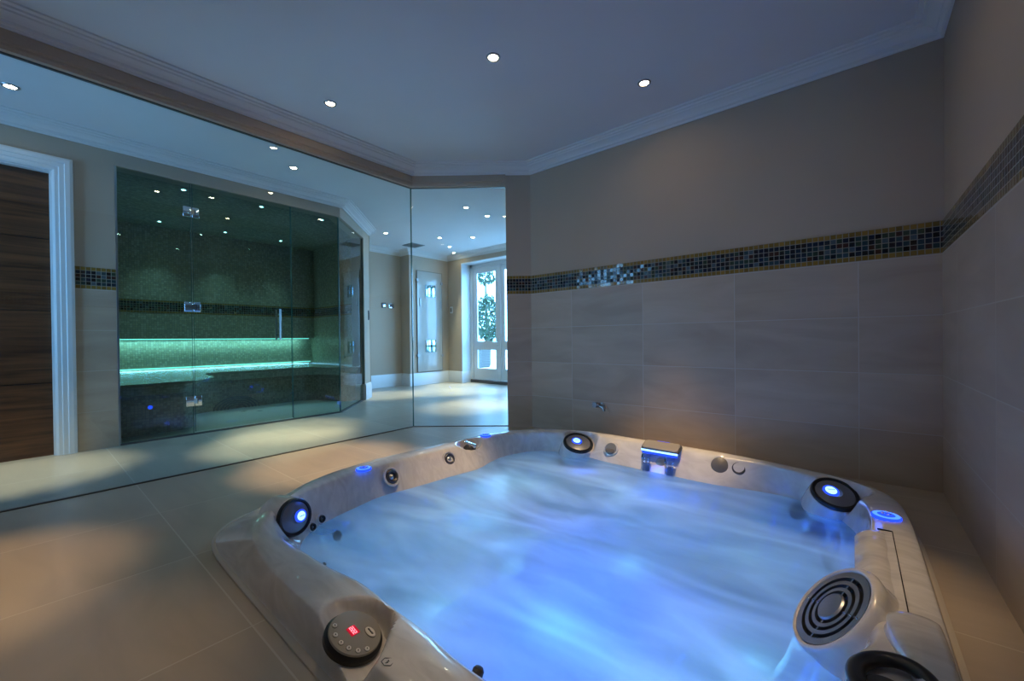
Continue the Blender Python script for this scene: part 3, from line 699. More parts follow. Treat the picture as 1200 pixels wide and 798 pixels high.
# outdoors
g = MB(); g.box(-16, 8, YW + .37, 22, -.12, -.05, 'paving'); struct(g.build('ground', None, False), 'pale paved terrace outside')
g = MB(); g.box(-16, 8, 14.5, 14.9, -.05, .9, 'render'); tag(g.build('garden_wall', None, False), 'low white garden wall beyond the terrace', 'wall')
g = MB(); g.box(-9.3, -8.38, 8.6, 9.0, -.05, .5, 'brick'); g.box(-9.33, -8.35, 8.57, 9.03, .5, .54, 'render'); tag(g.build('brick_pier', None, False), 'brick planter wall seen through the lower door pane', 'wall')
def shrub(cx, cy, cz, rx, ry, rz, n, label, s=.07):
    m = MB()
    for i in range(n):
        while True:
            a_, b_, c_ = [random.uniform(-1, 1) for _ in range(3)]
            if .3 < a_ * a_ + b_ * b_ + c_ * c_ < 1: break
        p = Vector((cx + a_ * rx, cy + b_ * ry, cz + c_ * rz)); u = Vector([random.gauss(0, 1) for _ in range(3)]).normalized(); v = u.orthogonal().normalized(); k = s * random.uniform(.6, 1.3)
        m.face([p - u * k, p + v * k * .4, p + u * k, p - v * k * .4], 'leaf')
    r0 = thing('garden_shrub', (cx, cy, -.05), label, 'shrub'); m.build('foliage', r0, False)
    t_ = MB(); t_.tube([(cx, cy, -.05), (cx + .03, cy, cz * .5), (cx, cy, cz)], [.06, .05, .03], 'bark', 8); t_.build('trunk', r0)
shrub(-8.98, 9.6, 1.45, .42, .5, .80, 1300, 'loose leafy shrub seen through the tall door pane')
shrub(-9.38, 9.9, 2.85, .26, .4, .28, 300, 'small tree crown at the top of the door pane')
shrub(-5.7, 12.5, 1.1, 1.0, .6, .7, 1200, 'garden bush right of the garden door mullion')

# lobby fittings
def wall_item(name, label, cat, p, n, w_, h_, d_, mat, r=.004, group=None, inner=None):
    m = MB(); X = frame(p, n); m.rbox(-w_ / 2, w_ / 2, -h_ / 2, h_ / 2, 0, d_, r, mat, X)
    r0 = thing(name, p, label, cat, group); m.build('plate', r0)
    if inner:
        k = MB(); k.rbox(-w_ * .28, w_ * .28, -h_ * .3, h_ * .3, d_ * .8, d_ + .004, r * .6, inner, X); k.build('switch_face', r0)
    return r0
wall_item('control_plate', 'small dark square control on the lobby wall, left of the pair', 'control', (XA, 3.90, 1.375), (1, 0, 0), .085, .085, .012, 'dark', group='lobby wall controls', inner='chrome')
wall_item('control_plate', 'chrome framed control on the lobby wall, right of the pair', 'control', (XA, 4.045, 1.375), (1, 0, 0), .12, .085, .012, 'chrome', group='lobby wall controls', inner='dark')
wall_item('wall_switch', 'slim dark vertical switch on the canted wall end', 'switch', (-5.125 , 3.066, 1.135), (1, 1, 0), .04, .13, .012, 'dark', inner='dgrey')
wall_item('thermostat', 'small white thermostat on the wall left of the garden doors', 'thermostat', (-5.705, YW, 1.335), (0, -1, 0), .06, .12, .02, 'white', inner='dgrey')
# access panel of glass with round fixings and two polished plates
gp = thing('glass_wall_panel', (XF, 4.68, .23), 'tall narrow glass panel with round fixings on the lobby wall', 'wall panel')
m = MB(); m.box(XF + .012, XF + .018, 4.40, 4.95, .235, 1.99, 'paleglass'); m.build('panel', gp, False)
m = MB()
for a1, a2, b1, b2 in ((4.395, 4.40, .235, 1.99), (4.95, 4.955, .235, 1.99), (4.395, 4.955, 1.99, 1.997), (4.395, 4.955, .228, .235)): m.box(XF + .008, XF + .02, a1, a2, b1, b2, 'channel')
m.build('seal', gp, False)
for yy, zz in ((4.40, 1.83), (4.94, 1.81), (4.40, .52), (4.94, .50)):
    m = MB(); m.lathe(frame((XF + .012, yy, zz), (1, 0, 0)), [(.028, 0), (.028, .02), (.022, .026), (0, .026)], 'satin', 18); m.build('fixing', gp)
for yy, zz in ((4.46, 1.45), (4.92, 1.42)):
    m = MB(); m.rbox(XF + .018, XF + .03, yy - .012, yy + .012, zz - .075, zz + .075, .004, 'satin'); m.build('pull', gp)
M['mirrorblue'] = simple('polished plate', (.55, .85, .95), .05, 1.)
for zz, nm in ((1.655, 'upper'), (.675, 'lower')):
    m = MB(); m.rbox(XF + .018, XF + .034, 4.575, 4.682, zz - .105, zz + .105, .012, 'mirrorblue'); m.rbox(XF + .018, XF + .034, 4.69, 4.795, zz - .105, zz + .105, .012, 'mirrorblue'); m.build('polished_plate', gp)['label'] = nm + ' polished square plate with a centre seam'
m = MB(); m.box(-5.60, -5.34, 3.97, 4.22, H - .008, H + .0, 'vent')
for k in range(7): m.box(-5.58, -5.36, 4.0 + k * .03, 4.012 + k * .03, H - .014, H - .006, 'satin')
tag(m.build('ceiling_vent', None, False), 'square grey air vent in the lobby ceiling', 'vent')
# little bib tap low on the tiled wall
tp = thing('wall_tap', (-1.517, YB - .008, .257), 'tiny metal tap low on the tiled back wall', 'tap')
m = MB(); X = frame((-1.517, YB - .008, .257), (0, -1, 0))
m.lathe(X, [(.022, 0), (.022, .006), (.010, .010), (.010, .045)], 'steel', 16); m.tube([(-1.517, YB - .045, .257), (-1.49, YB - .05, .25), (-1.475, YB - .05, .222)], .009, 'steel'); m.build('spout', tp)
m = MB(); m.tube([(-1.517, YB - .04, .257), (-1.55, YB - .045, .262)], .008, 'steel'); m.box(-1.575, -1.545, YB - .055, YB - .035, .243, .281, 'satin'); m.build('lever', tp)

# ------------------------------------------------------------------ hot tub
TUB = Vector((-.95, 1.58, 0))
tub = thing('hot_tub', TUB, 'large sunken white hot tub filled with glowing blue water', 'hot tub')
NT = 840
C1P = [(.06, .53), (-.2, .487), (-.5, .478), (-.9, .472), (-1.11, .474), (-1.27, .474), (-1.43, .483), (-1.57, .508), (-1.70, .55), (-1.80, .61), (-1.885, .70), (-1.975, .80), (-2.05, .90), (-2.11, 1.07), (-2.132, 1.3), (-2.12, 1.55), (-2.10, 1.78), (-2.075, 1.98), (-2.055, 2.18), (-1.985, 2.37), (-1.857, 2.52), (-1.70, 2.63), (-1.44, 2.69), (-1.1, 2.688), (-.83, 2.676), (-.586, 2.664), (-.36, 2.628), (-.17, 2.585), (-.02, 2.53), (.084, 2.437), (.133, 2.315), (.156, 2.16), (.162, 1.9), (.162, 1.5), (.162, 1.1), (.155, .75), (.13, .60)]
C3P = [(-.03, .70), (-.15, .63), (-.4, .60), (-.65, .59), (-.79, .602), (-.95, .606), (-1.1, .612), (-1.26, .592), (-1.42, .583), (-1.57, .578), (-1.70, .605), (-1.815, .665), (-1.915, .78), (-1.98, .93), (-2.0, 1.1), (-2.015, 1.3), (-2.005, 1.5), (-1.99, 1.7), (-1.975, 1.9), (-1.98, 2.05), (-1.955, 2.2), (-1.89, 2.34), (-1.79, 2.46), (-1.63, 2.555), (-1.45, 2.60), (-1.2, 2.615), (-.8, 2.61), (-.4, 2.575), (-.2, 2.51), (-.07, 2.43), (.02, 2.31), (.05, 2.12), (.045, 1.9), (.04, 1.6), (.04, 1.27), (.0, 1.15), (-.012, 1.0), (-.02, .85)]
D1P = [(-.1, .80), (-.3, .72), (-.65, .70), (-1.0, .70), (-1.3, .685), (-1.55, .68), (-1.72, .713), (-1.84, .82), (-1.885, .93), (-1.905, 1.01), (-1.944, 1.22), (-1.915, 1.42), (-1.888, 1.67), (-1.865, 1.88), (-1.905, 2.06), (-1.91, 2.21), (-1.85, 2.40), (-1.74, 2.50), (-1.607, 2.532), (-1.427, 2.538), (-1.28, 2.513), (-1.1, 2.504), (-.866, 2.503), (-.608, 2.497), (-.39, 2.535), (-.278, 2.538), (-.17, 2.50), (-.08, 2.42), (-.02, 2.31), (.012, 2.2), (.015, 2.0), (.005, 1.8), (-.01, 1.5), (-.012, 1.28), (-.035, 1.15), (-.055, .95)]
B0 = polar(BASE, NT); C1 = polar(C1P, NT); C3 = polar(C3P, NT); D1 = polar(D1P, NT)
def lerp(a, b, t): return [p * (1 - t) + q * t for p, q in zip(a, b)]
def inset(a, d): return [p + (CEN - p).normalized() * d for p in a]
def ins_round(a, d, rnd):   # inset that relaxes towards a rounded plan
    R = []
    for p in a:
        v = p - CEN; r = v.length - d; r0 = 1.25 - d; R.append(CEN + v.normalized() * (r * (1 - rnd) + min(r, r0) * rnd))
    return R
key = [(B0, -.02), (B0, .004), (inset(B0, .004), .012), (lerp(B0, C1, .35), .045), (lerp(B0, C1, .82), .086), (lerp(C1, C3, .07), .097), (lerp(C1, C3, .45), .101), (lerp(C1, C3, .85), .096), (lerp(C3, D1, .12), .082), (lerp(C3, D1, .5), .028), (D1, -.05), (inset(D1, .02), -.11), (inset(D1, .05), -.25), (ins_round(D1, .10, .2), -.38), (ins_round(D1, .18, .3), -.43), (ins_round(D1, .48, .5), -.45), (ins_round(D1, .53, .6), -.49), (ins_round(D1, .57, .7), -.75), (ins_round(D1, .66, .8), -.80)]
RI1 = 2 + 5 * 5 - 2; RI3 = 2 + 5 * 7
rings = []
for i in range(len(key) - 1):
    k0, k1, k2, k3 = [key[max(0, min(len(key) - 1, i + j))] for j in (-1, 0, 1, 2)]
    sub = 5 if 1 <= i <= 10 else 2
    for s in range(sub):
        t = s / sub; ring = []
        zz = .5 * ((2 * k1[1]) + (k2[1] - k0[1]) * t + (2 * k0[1] - 5 * k1[1] + 4 * k2[1] - k3[1]) * t * t + (3 * k1[1] - k0[1] - 3 * k2[1] + k3[1]) * t ** 3)
        for a_, b_, c_, d_ in zip(k0[0], k1[0], k2[0], k3[0]):
            q = .5 * ((2 * b_) + (c_ - a_) * t + (2 * a_ - 5 * b_ + 4 * c_ - d_) * t * t + (3 * b_ - a_ - 3 * c_ + d_) * t ** 3)
            ring.append(Vector((q.x, q.y, zz)))
        rings.append(ring)
rings.append([Vector((p.x, p.y, key[-1][1])) for p in key[-1][0]])
def sstep(a, b, x):
    t = max(0., min(1., (x - a) / (b - a))); return t * t * (3 - 2 * t)
SPK = []
for c_, a_, e_, r_ in (((-1.768, .718, .060), 14, 12, .0755), ((-1.515, 2.545, .045), 318, 65, .107), ((-.068, 2.416, .055), 292, 60, .094)):
    n_ = Vector(azel(a_, e_)); SPK.append((Vector(c_) - n_ * .014, n_, r_))
PC = Vector((-.939, .513)); PNR = Vector(azel(30, 66)); 
def carve(p, ri):
    x, y, z = p
    # pad for the control panel
    d = math.hypot((x - PC.x) * .92, (y - PC.y))
    if z > .0 and d < .2 and ri < RI3 + 3:
        pad = .049 - ((x - PC.x) * PNR.x + (y - PC.y) * PNR.y) / PNR.z
        w_ = sstep(-.06, .05, y - PC.y)
        k = 1 - sstep(.084 * (1 - w_) + .076 * w_, .16 * (1 - w_) + .095 * w_, d)
        z = min(z, z * (1 - k) + pad * k) if z > pad else z
    # pocket of the diverter valve at the far left
    d = math.hypot((x + 1.99) / .05, (y - 1.93) / .10)
    if z > -.03 and d < 1.3: z = min(z, z * (1 - (1 - sstep(.75, 1.15, d))) + .045 * (1 - sstep(.75, 1.15, d)))
    q = Vector((x, y, z))
    for c_, n_, r_ in SPK:
        h_ = (q - c_).dot(n_); lat = (q - c_ - n_ * h_).length
        if ri >= RI1 and lat < r_ * 1.4 and -.16 < h_ < .2 and z > -.2:
            k = (1 - sstep(r_ * 1.04, r_ * 1.25, lat)) * sstep(RI1, RI1 + 3, ri)
            if h_ > -.006: q = q - n_ * (h_ + .006) * k
    x, y, z = q
    # shallow moulded panels: soft vertical ribs of the left inner wall
    return Vector((x, y, z))
rings = [[carve(p, i) for p in r] for i, r in enumerate(rings)]
sh = MB(); sh.grid(rings, 'acrylic', True, False, False)
b = len(sh.v) - NT; sh.v.append((CEN.x, CEN.y, -.81)); k = sh.mi('acrylic')
for j in range(NT): sh.f.append((b + j, b + (j + 1) % NT, len(sh.v) - 1)); sh.m.append(k); sh.uv.append(None)
shell = sh.build('shell', tub, True, 60); shell['label'] = 'pearl white acrylic shell'
sl_ = MB()
sl_.grid([[Vector((p.x, p.y, z)) for p in inset(B0, d)] for d, z in ((-.016, -.001), (-.015, .005), (-.006, .009), (.002, .008))], 'sealant', True); sl_.build('sealant_bead', tub)['label'] = 'pale sealant line around the foot'

# water
wt = MB(); ring_o = inset(D1, -.004); lev = -.05
wr_ = [[Vector((CEN.x + (p.x - CEN.x) * f, CEN.y + (p.y - CEN.y) * f, lev + (0 if f == 1 else .004 * math.sin(p.x * 9 + f * 7) * math.cos(p.y * 7 - f * 5)))) for p in ring_o[::3]] for f in (1, .93, .84, .74, .62, .5, .36, .2, .04)]
wt.grid(wr_, 'water', True, False, True); water = wt.build('spa_water', None, True, 80)
tag(water, 'milky blue bubbling water filling the hot tub', 'water', kind='stuff')

BLUE = (.02, .13, 1)
def jet(name, c, n, r, label, style=0, eye='steel'):
    X = frame(c, n); m = MB()
    
    if not style: m.lathe(X, [(r * 1.55, -.006), (r * 1.5, .002), (r * 1.25, .003), (r * 1.1, -.001)], 'acrylic', 28)
    m.lathe(X, [(r * 1.1, -.001), (r * 1.05, .006), (r * .9, .009), (r * .62, .004), (r * .55, -.004)], 'dark', 28)
    m.lathe(X, [(r * .55, -.004), (r * .3, .004), (0, .007)], eye, 20)
    o_ = m.build(name, tub); o_['label'] = label; return o_
def speaker(c, n, r, label, off, lab2):
    X = frame(c, n); m = MB()
    m.lathe(X, [(r * 1.0, -.012), (r, .0), (r * .985, .010), (r * .93, .016), (r * .84, .015), (r * .80, .009)], 'black', 56)
    m.lathe(X, [(r * 1.22, -.10), (r * 1.14, -.055), (r * 1.07, -.022), (r * 1.035, -.006), (r * 1.0, -.003)], 'acrylic', 56)
    o_ = m.build('speaker', tub); o_['label'] = label
    m = MB(); m.lathe(X, [(r * .81, .009), (r * .7, .013), (r * .45, .018), (r * .30, .019)], 'grey', 48); m.build('cone', o_)
    cx, cy = off
    X2 = X @ Matrix.Translation((cx * r, cy * r, .0175))
    m = MB(); m.lathe(X2, [(r * .34, -.001), (r * .33, .003), (r * .24, .005)], 'blue', 36); m.build('light_ring', o_)['label'] = 'deep blue glowing ring'
    m = MB(); m.lathe(X2, [(r * .24, .005), (r * .1, .008), (0, .009)], 'bluehot', 30); m.build('emblem_light', o_)['label'] = 'bright centre light with a small script mark'
    m = MB(); 
    pts = [X2 @ Vector((r * (-.16 + .32 * i / 16), r * .035 * math.sin(i * 1.7), .0105)) for i in range(17)]
    m.tube(pts, r * .012, 'grey', 5); m.build('script_mark', o_)
    return o_
speaker(*SPK[0], 'round black and grey speaker with blue centre at the near left corner', (.24, -.02), '')
speaker(*SPK[1], 'round speaker with blue centre at the far corner', (-.10, .05), '')
speaker(*SPK[2], 'round speaker with blue centre at the right corner', (-.17, .05), '')
# illuminated oval caps on the rim
def cap(c, r, label):
    X = frame(c, (0, 0, 1)); m = MB()
    m.lathe(X, [(r * 1.05, -.004), (r * 1.05, .004), (r * .95, .007)], 'blue', 40); m.lathe(X, [(r * .95, .007), (r * .62, .008)], 'bluemid', 40); m.lathe(X, [(r * .62, .008), (r * .5, .010), (0, .011)], 'blue', 40)
    o_ = m.build('illuminated_cap', tub); o_['label'] = label
    m = MB(); 
    for k_ in range(5):
        a_ = k_ * 2 * PI / 5; m.rbox(-.004, .004, -.003, .003, .0, .003, .001, 'white', X @ Matrix.Translation((math.cos(a_) * r * .3, math.sin(a_) * r * .3, .011)))
    m.build('symbol', o_)
    return o_
cap((-2.005, 1.16, .101), .038, 'glowing blue control cap on the left rim')
cap((-2.01, 2.105, .101), .036, 'glowing blue control cap at the far end of the left rim')
cap((.092, 2.075, .102), .042, 'glowing blue control cap on the right rim')
# wall jets above the water line
jet('jet', (-1.955, 1.30, .035), azel(5, 28), .035, 'dark round jet on the left wall nearer the camera')
jet('jet', (-1.945, 1.71, .038), azel(355, 28), .033, 'dark round jet on the left wall beside the valve')
jet('jet', (-1.805, .80, -.022), azel(25, 20), .014, 'tiny neck jet under the near left speaker')
jet('jet', (-1.845, .86, -.018), azel(15, 20), .014, 'tiny neck jet right of the near left speaker')
jet('jet', (-.496, 2.566, .047), azel(270, 32), .034, 'dark round jet with a bright eye on the far wall', eye='chrome')
m = MB(); X = frame((-.593, 2.566, .044), azel(270, 32)); m.lathe(X, [(.062, -.008), (.060, .001), (.050, .004)], 'acrylic', 30); m.lathe(X, [(.048, .0), (.046, .008), (.038, .012), (0, .014)], 'dgrey', 30); m.build('suction_cap', tub)['label'] = 'plain round grey cap on the far wall'
m = MB(); X = frame((-1.268, 2.556, .034), azel(272, 32)); m.lathe(X, [(.052, -.008), (.050, .001), (.040, .003)], 'acrylic', 30); m.lathe(X, [(.040, .001), (.038, .006), (0, .008)], 'satin', 30); m.rbox(-.030, .030, -.032, -.004, .006, .012, .010, 'dgrey', X); m.build('jet', tub)['label'] = 'two tone jet on the far wall'
for c_, n_a, r_ in (((-1.62, 2.49, -.10), 320, .030), ((-1.50, 2.49, -.115), 300, .034), ((-1.41, 2.47, -.15), 290, .034), ((-.22, 2.46, -.09), 250, .034), ((-.13, 2.36, -.12), 230, .036), ((-.17, 2.42, -.20), 235, .034), ((-.06, 2.24, -.10), 200, .036), ((-.09, 2.28, -.21), 210, .034), ((-1.86, .94, -.13), 20, .02), ((-1.74, .80, -.12), 40, .02), ((-1.53, .72, -.07), 80, .02)):
    jet('jet', c_, azel(n_a, 10), r_, 'dark jet under the water', 1, 'dark')
# valve knob in its pocket
m = MB(); X = frame((-1.985, 1.925, .052), (.25, -.1, 1)); m.lathe(X, [(.042, -.006), (.042, .004), (.036, .010), (.03, .022), (.02, .030), (0, .032)], 'dark', 30)
o_ = m.build('diverter_valve', tub); o_['label'] = 'chrome topped diverter knob in the far left rim'
m = MB(); m.rbox(-.012, .012, -.044, .044, .018, .040, .008, 'chrome', X @ Matrix.Rotation(.6, 4, 'Z')); m.build('lever', o_)
# waterfall spout
wf = MB(); a0 = math.radians(0)
Xw = frame((-.935, 2.585, .094), (0, -.16, 1), (0, 1, 0))
Xw = Matrix.Translation((-.935, 2.585, .096)) @ Matrix.Rotation(math.radians(22), 4, 'X')
wf.rbox(-.118, .118, -.050, .045, -.010, .004, .02, 'dark', Xw); o_w = wf.build('waterfall_spout', tub); o_w['label'] = 'blue lit waterfall spout on the far rim'
m = MB(); m.rbox(-.110, .110, -.046, .038, .004, .010, .018, 'platereflect', Xw); m.build('cover_plate', o_w)['label'] = 'chrome cover plate with the wall reflection in its colour'
m = MB(); m.rbox(-.114, .114, -.056, -.048, -.012, -.001, .004, 'bluehot', Xw); m.build('light_strip', o_w)['label'] = 'bright blue light strip'
m = MB(); m.rbox(-.110, .110, -.054, -.046, -.030, -.014, .004, 'blue', Xw); m.build('outlet', o_w)['label'] = 'blue glowing outlet slot'
m = MB(); m.rbox(-.04, .04, .036, .045, .003, .007, .004, 'blue', Xw); m.build('indicator', o_w)
m = MB(); Xb = frame((-.925, 2.545, .0), azel(270, 25)); m.lathe(Xb, [(.036, 0), (.032, .006), (.02, .009), (0, .010)], 'satin', 30); m.build('badge', o_w)['label'] = 'round metallic badge behind the falling water'
for xx in (-1.005, -.86):
    m = MB(); 
    rr = []
    for i in range(9):
        t = i / 8; z = .055 - .11 * t; y = 2.525 - .035 * math.sqrt(t); wdt = .030 - .006 * t
        rr.append([Vector((xx - wdt, y, z)), Vector((xx - wdt * .5, y - .008, z)), Vector((xx + wdt * .5, y - .008, z)), Vector((xx + wdt, y, z)), Vector((xx, y + .006, z))])
    m.grid(rr, 'stream', True, True, True); tag(m.build('water_stream'), 'thin stream of falling water, ' + ('left' if xx < -1 else 'right') + ' one of the two under the waterfall spout', 'water', 'waterfall streams')
# control panel
Xp = frame((PC.x, PC.y, .0663), PNR, (-.55, .8, 0))
m = MB(); m.lathe(Xp, [(.071, -.014), (.071, -.004), (.066, .0), (.064, .004)], 'black', 56, True); pn = m.build('control_panel', tub); pn['label'] = 'round grey control panel with seven buttons'
m = MB(); m.lathe(Xp, [(.064, .004), (.0625, .008), (.060, .009), (0, .0095)], 'panel', 56); m.build('face_plate', pn)
Xf = Xp @ Matrix.Translation((0, 0, .0095))

dx_, dy_ = Vector((.91, -.41)), Vector((.41, .91))
def on_panel(x, y, z=0.): return Xf @ Matrix.Translation((x, y, z)) @ Matrix.Rotation(math.atan2(-.41, .91), 4, 'Z')
XD = on_panel(-.0065, -.002)
m = MB(); m.rbox(-.0125, .0125, -.0125, .0125, 0, .0008, .001, 'reddim', XD); dsp = m.build('display', pn); dsp['label'] = 'small square red lit display'
m = MB()
SEG = {'2': 'abged'}
def digit(m, x, y, w_, h_, X):
    t = w_ * .22
    for s_ in 'abged':
        if s_ == 'a': q = (x, x + w_, y + h_ - t, y + h_)
        if s_ == 'g': q = (x, x + w_, y + h_ / 2 - t / 2, y + h_ / 2 + t / 2)
        if s_ == 'd': q = (x, x + w_, y, y + t)
        if s_ == 'b': q = (x + w_ - t, x + w_, y + h_ / 2, y + h_)
        if s_ == 'e': q = (x, x + t, y, y + h_ / 2)
        m.box(*q, .0008, .0014, 'red', X)
for k_ in range(3): digit(m, -.0105 + k_ * .0072, -.0055, .0056, .011, XD)
m.build('digits', dsp)['label'] = 'glowing red number 222'
def disc_button(x, y, r):
    m = MB(); X = on_panel(x, y); m.lathe(X, [(r * 1.12, 0), (r * 1.1, .0008)], 'buttonmark', 24); m.lathe(X, [(r, .0004), (r * .95, .002), (0, .0024)], 'button', 24)
    o_ = m.build('button', pn); m = MB(); m.rbox(-r * .35, r * .35, -r * .12, r * .12, .0024, .003, .0004, 'buttonmark', X); m.rbox(-r * .12, r * .12, -r * .4, r * .35, .0024, .003, .0004, 'buttonmark', X @ Matrix.Rotation(.5, 4, 'Z')); m.build('symbol', o_)
for x_, y_ in ((-.0506, -.0133), (-.036, -.0345), (-.0145, -.0455), (.008, -.0485), (.0295, -.0435), (.0455, -.0285)): disc_button(x_, y_, .0058)
m = MB(); X = on_panel(.031, .0165) @ Matrix.Diagonal((1.55, 1, 1, 1)); m.lathe(X, [(.0112, 0), (.0110, .001)], 'buttonmark', 32); m.lathe(X, [(.0102, .0006), (.0098, .0022), (0, .0026)], 'button', 32); o_ = m.build('oval_button', pn); o_['label'] = 'pale oval button with a dark script mark'
m = MB(); X = on_panel(.031, .0165); m.tube([X @ Vector((-.009 + .018 * i / 14, .0025 * math.sin(i * 1.9), .003)) for i in range(15)], .0009, 'buttonmark', 5); m.rbox(-.010, .009, -.0015, .0015, .0024, .0032, .0008, 'buttonmark', X); m.build('script_mark', o_)

# filter housing with its round slatted cover
fc = Vector((-.047, 1.412, .04)); fnv = Vector(azel(194, 40.6)); vv = Vector((0, 0, 1)).cross(fnv).normalized(); uu = vv.cross(fnv).normalized()
if uu.z < 0: uu = -uu
Xg = Matrix(((uu.x, vv.x, fnv.x, fc.x), (uu.y, vv.y, fnv.y, fc.y), (uu.z, vv.z, fnv.z, fc.z), (0, 0, 0, 1)))
def circ(r, dz, n=72): return [Xg @ Vector((r * math.cos(2 * PI * j / n), r * math.sin(2 * PI * j / n), dz)) for j in range(n)]
vs = 1 if vv.y > 0 else -1
base_r = []
for j in range(72):
    a_ = 2 * PI * j / 72; k_ = (math.cos(a_) + 1) / 2; k_ = sstep(.25, .85, k_)
    base_r.append(Vector((-.035 + .150 * math.cos(a_), 1.43 + vs * .185 * math.sin(a_), -.22 * (1 - k_) + .088 * k_)))
r0_, r1_ = circ(.134, .004), circ(.142, -.012)
rgs = [circ(.117, -.014), circ(.121, .004), circ(.127, .008), r0_, circ(.140, -.003), r1_]
for t in (.12, .3, .5, .75, 1.):
    rgs.append([a_ * (1 - t) + b_ * t + Vector((0, 0, 1)) * (-.05 * t * (1 - t)) for a_, b_ in zip(r1_, base_r)])
m = MB(); m.grid(rgs, 'acrylic', True); fh = m.build('filter_housing', tub, True, 70); fh['label'] = 'white rounded filter housing bulging into the water'
m = MB(); m.lathe(Xg, [(.118, -.012), (0, -.012)], 'black', 48)
gc = m.build('filter_cover', fh); gc['label'] = 'round slatted filter cover in brushed grey'
def ring_bar(ra, rb, z0, z1, cxo=0): 
    m_ = MB(); m_.lathe(Xg @ Matrix.Translation((cxo, 0, 0)), [(ra, z0), (ra, z1), (rb, z1), (rb, z0)], 'steel', 56); return m_
for ra, rb in ((.100, .1185), (.076, .088), (.054, .065)):
    ring_bar(ra, rb, -.010, .004).build('ring', gc)
m = MB(); m.lathe(Xg, [(.043, -.010), (.043, .005), (.039, .009), (0, .010)], 'steel', 40); m.build('hub', gc)
for k_ in range(4):
    m = MB(); m.box(.040, .102, -.003, .003, -.009, .001, 'steel', Xg @ Matrix.Rotation(PI / 4 + .3 + k_ * PI / 2, 4, 'Z')); m.build('spoke', gc)
for ra in (.108, .082, .0595):
    for a_ in (1.1, 4.2):
        m = MB(); m.lathe(Xg @ Matrix.Translation((ra * math.cos(a_), ra * math.sin(a_), .004)), [(.003, 0), (.002, .002), (0, .0025)], 'chrome', 10); m.build('pin', gc)
# ribbed lid beside the housing
m = MB(); nx, ny = 14, 60; rr = []
for j in range(ny + 1):
    y = 1.335 + .60 * j / ny; e_ = sstep(0, .06, j / ny) * (1 - sstep(.93, 1, j / ny)); row = []
    for i in range(nx + 1):
        x = -.0 + .1 * i / nx; hgt = math.sin(PI * min(1, (i / nx) * .55 + .45)) ** .6 if i < nx else 0
        row.append(Vector((x, y, .082 + e_ * (.034 * hgt + .0035 * math.cos(j / ny * 2 * PI * 4) * (1 - i / nx)) - (.045 * (1 - i / nx) ** 3))))
    rr.append(row)
m.grid(rr, 'acrylic', False); m.build('filter_lid', tub, True, 60)['label'] = 'softly ribbed white lid beside the filter housing'
m = MB(); m.box(.1, .1022, 1.345, 1.93, .098, .1035, 'shadowgap'); m.box(.062, .1, 1.928, 1.931, .098, .1035, 'shadowgap'); m.build('lid_seam', tub, False)
# raised deck at the near right corner and the black diverter handle
m = MB(); PL = [(.056, 1.285), (.066, 1.325), (.095, 1.345), (.14, 1.34), (.152, 1.30), (.155, 1.1), (.15, .82), (.11, .78), (.10, .9), (.098, 1.02), (.088, 1.12), (.064, 1.22)]
P2 = [Vector((p.x, p.y)) for p in catmull([Vector(p) for p in PL], 8)]; cc_ = Vector((.12, 1.1))
def pin(d): return [p + Vector(((cc_.x - p.x) * d * 8, (max(-.03, min(.03, cc_.y - p.y))) * d * 20)) for p in P2]
m.grid([[Vector((p.x, p.y, z)) for p in pin(d)] for d, z in ((-.02, .085), (0, .10), (.0, .122), (.02, .130), (.05, .133))], 'acrylic', True, False, True); m.build('raised_deck', tub, True, 50)['label'] = 'raised white deck at the near right corner'
hp = [(.060 + .060 * math.cos(a_), 1.048 + .088 * math.sin(a_), .118 + .006 * math.sin(a_ * 2)) for a_ in [2 * PI * i / 48 for i in range(48)]]
m = MB(); n_s = 14; rg = []
for i, p in enumerate(hp):
    p = Vector(p); q = Vector(hp[(i + 1) % 48]); t_ = (q - Vector(hp[i - 1])).normalized(); u_ = Vector((0, 0, 1)); w_ = t_.cross(u_)
    rg.append([p + w_ * .0165 * math.cos(2 * PI * j / n_s) + u_ * .013 * math.sin(2 * PI * j / n_s) for j in range(n_s)])
rg.append(rg[0]); m.grid(rg, 'black', True); dh = m.build('diverter_handle', tub); dh['label'] = 'black curved diverter handle at the near right corner'
m = MB(); X = Matrix.Translation((.047, 1.05, .10)); m.lathe(X, [(.042, -.01), (.040, .004), (.034, .010), (0, .013)], 'dark', 36); m.build('hub', dh)
m = MB(); m.rbox(-.066, .066, -.010, .010, .0, .014, .006, 'black', X @ Matrix.Rotation(.5, 4, 'Z')); m.build('arm', dh)
# sticker, small cap on the near rim
m = MB(); X = frame((-.765, .492, .0985), (.05, .05, 1)) @ Matrix.Rotation(-.5, 4, 'Z')
hexo = [(.011 * math.cos(k_ * PI / 3), .014 * math.sin(k_ * PI / 3)) for k_ in range(6)]
for k_ in range(6):
    a_, b_ = hexo[k_], hexo[(k_ + 1) % 6]; m.tube([X @ Vector((*a_, .001)), X @ Vector((*b_, .001))], .0008, 'dark', 5)
m.tube([X @ Vector((-.005 + .01 * i / 8, .003 * math.sin(i * 1.8), .001)) for i in range(9)], .0006, 'dark', 5); m.build('printed_mark', tub)['label'] = 'small six sided outline mark'
m = MB(); X = frame((-.632, .632, .062), (.1, .5, 1)); m.lathe(X, [(.013, -.01), (.013, .0), (.009, .005), (0, .006)], 'dark', 24); m.build('near_rim_cap', tub)['label'] = 'small dark cap on the near rim'

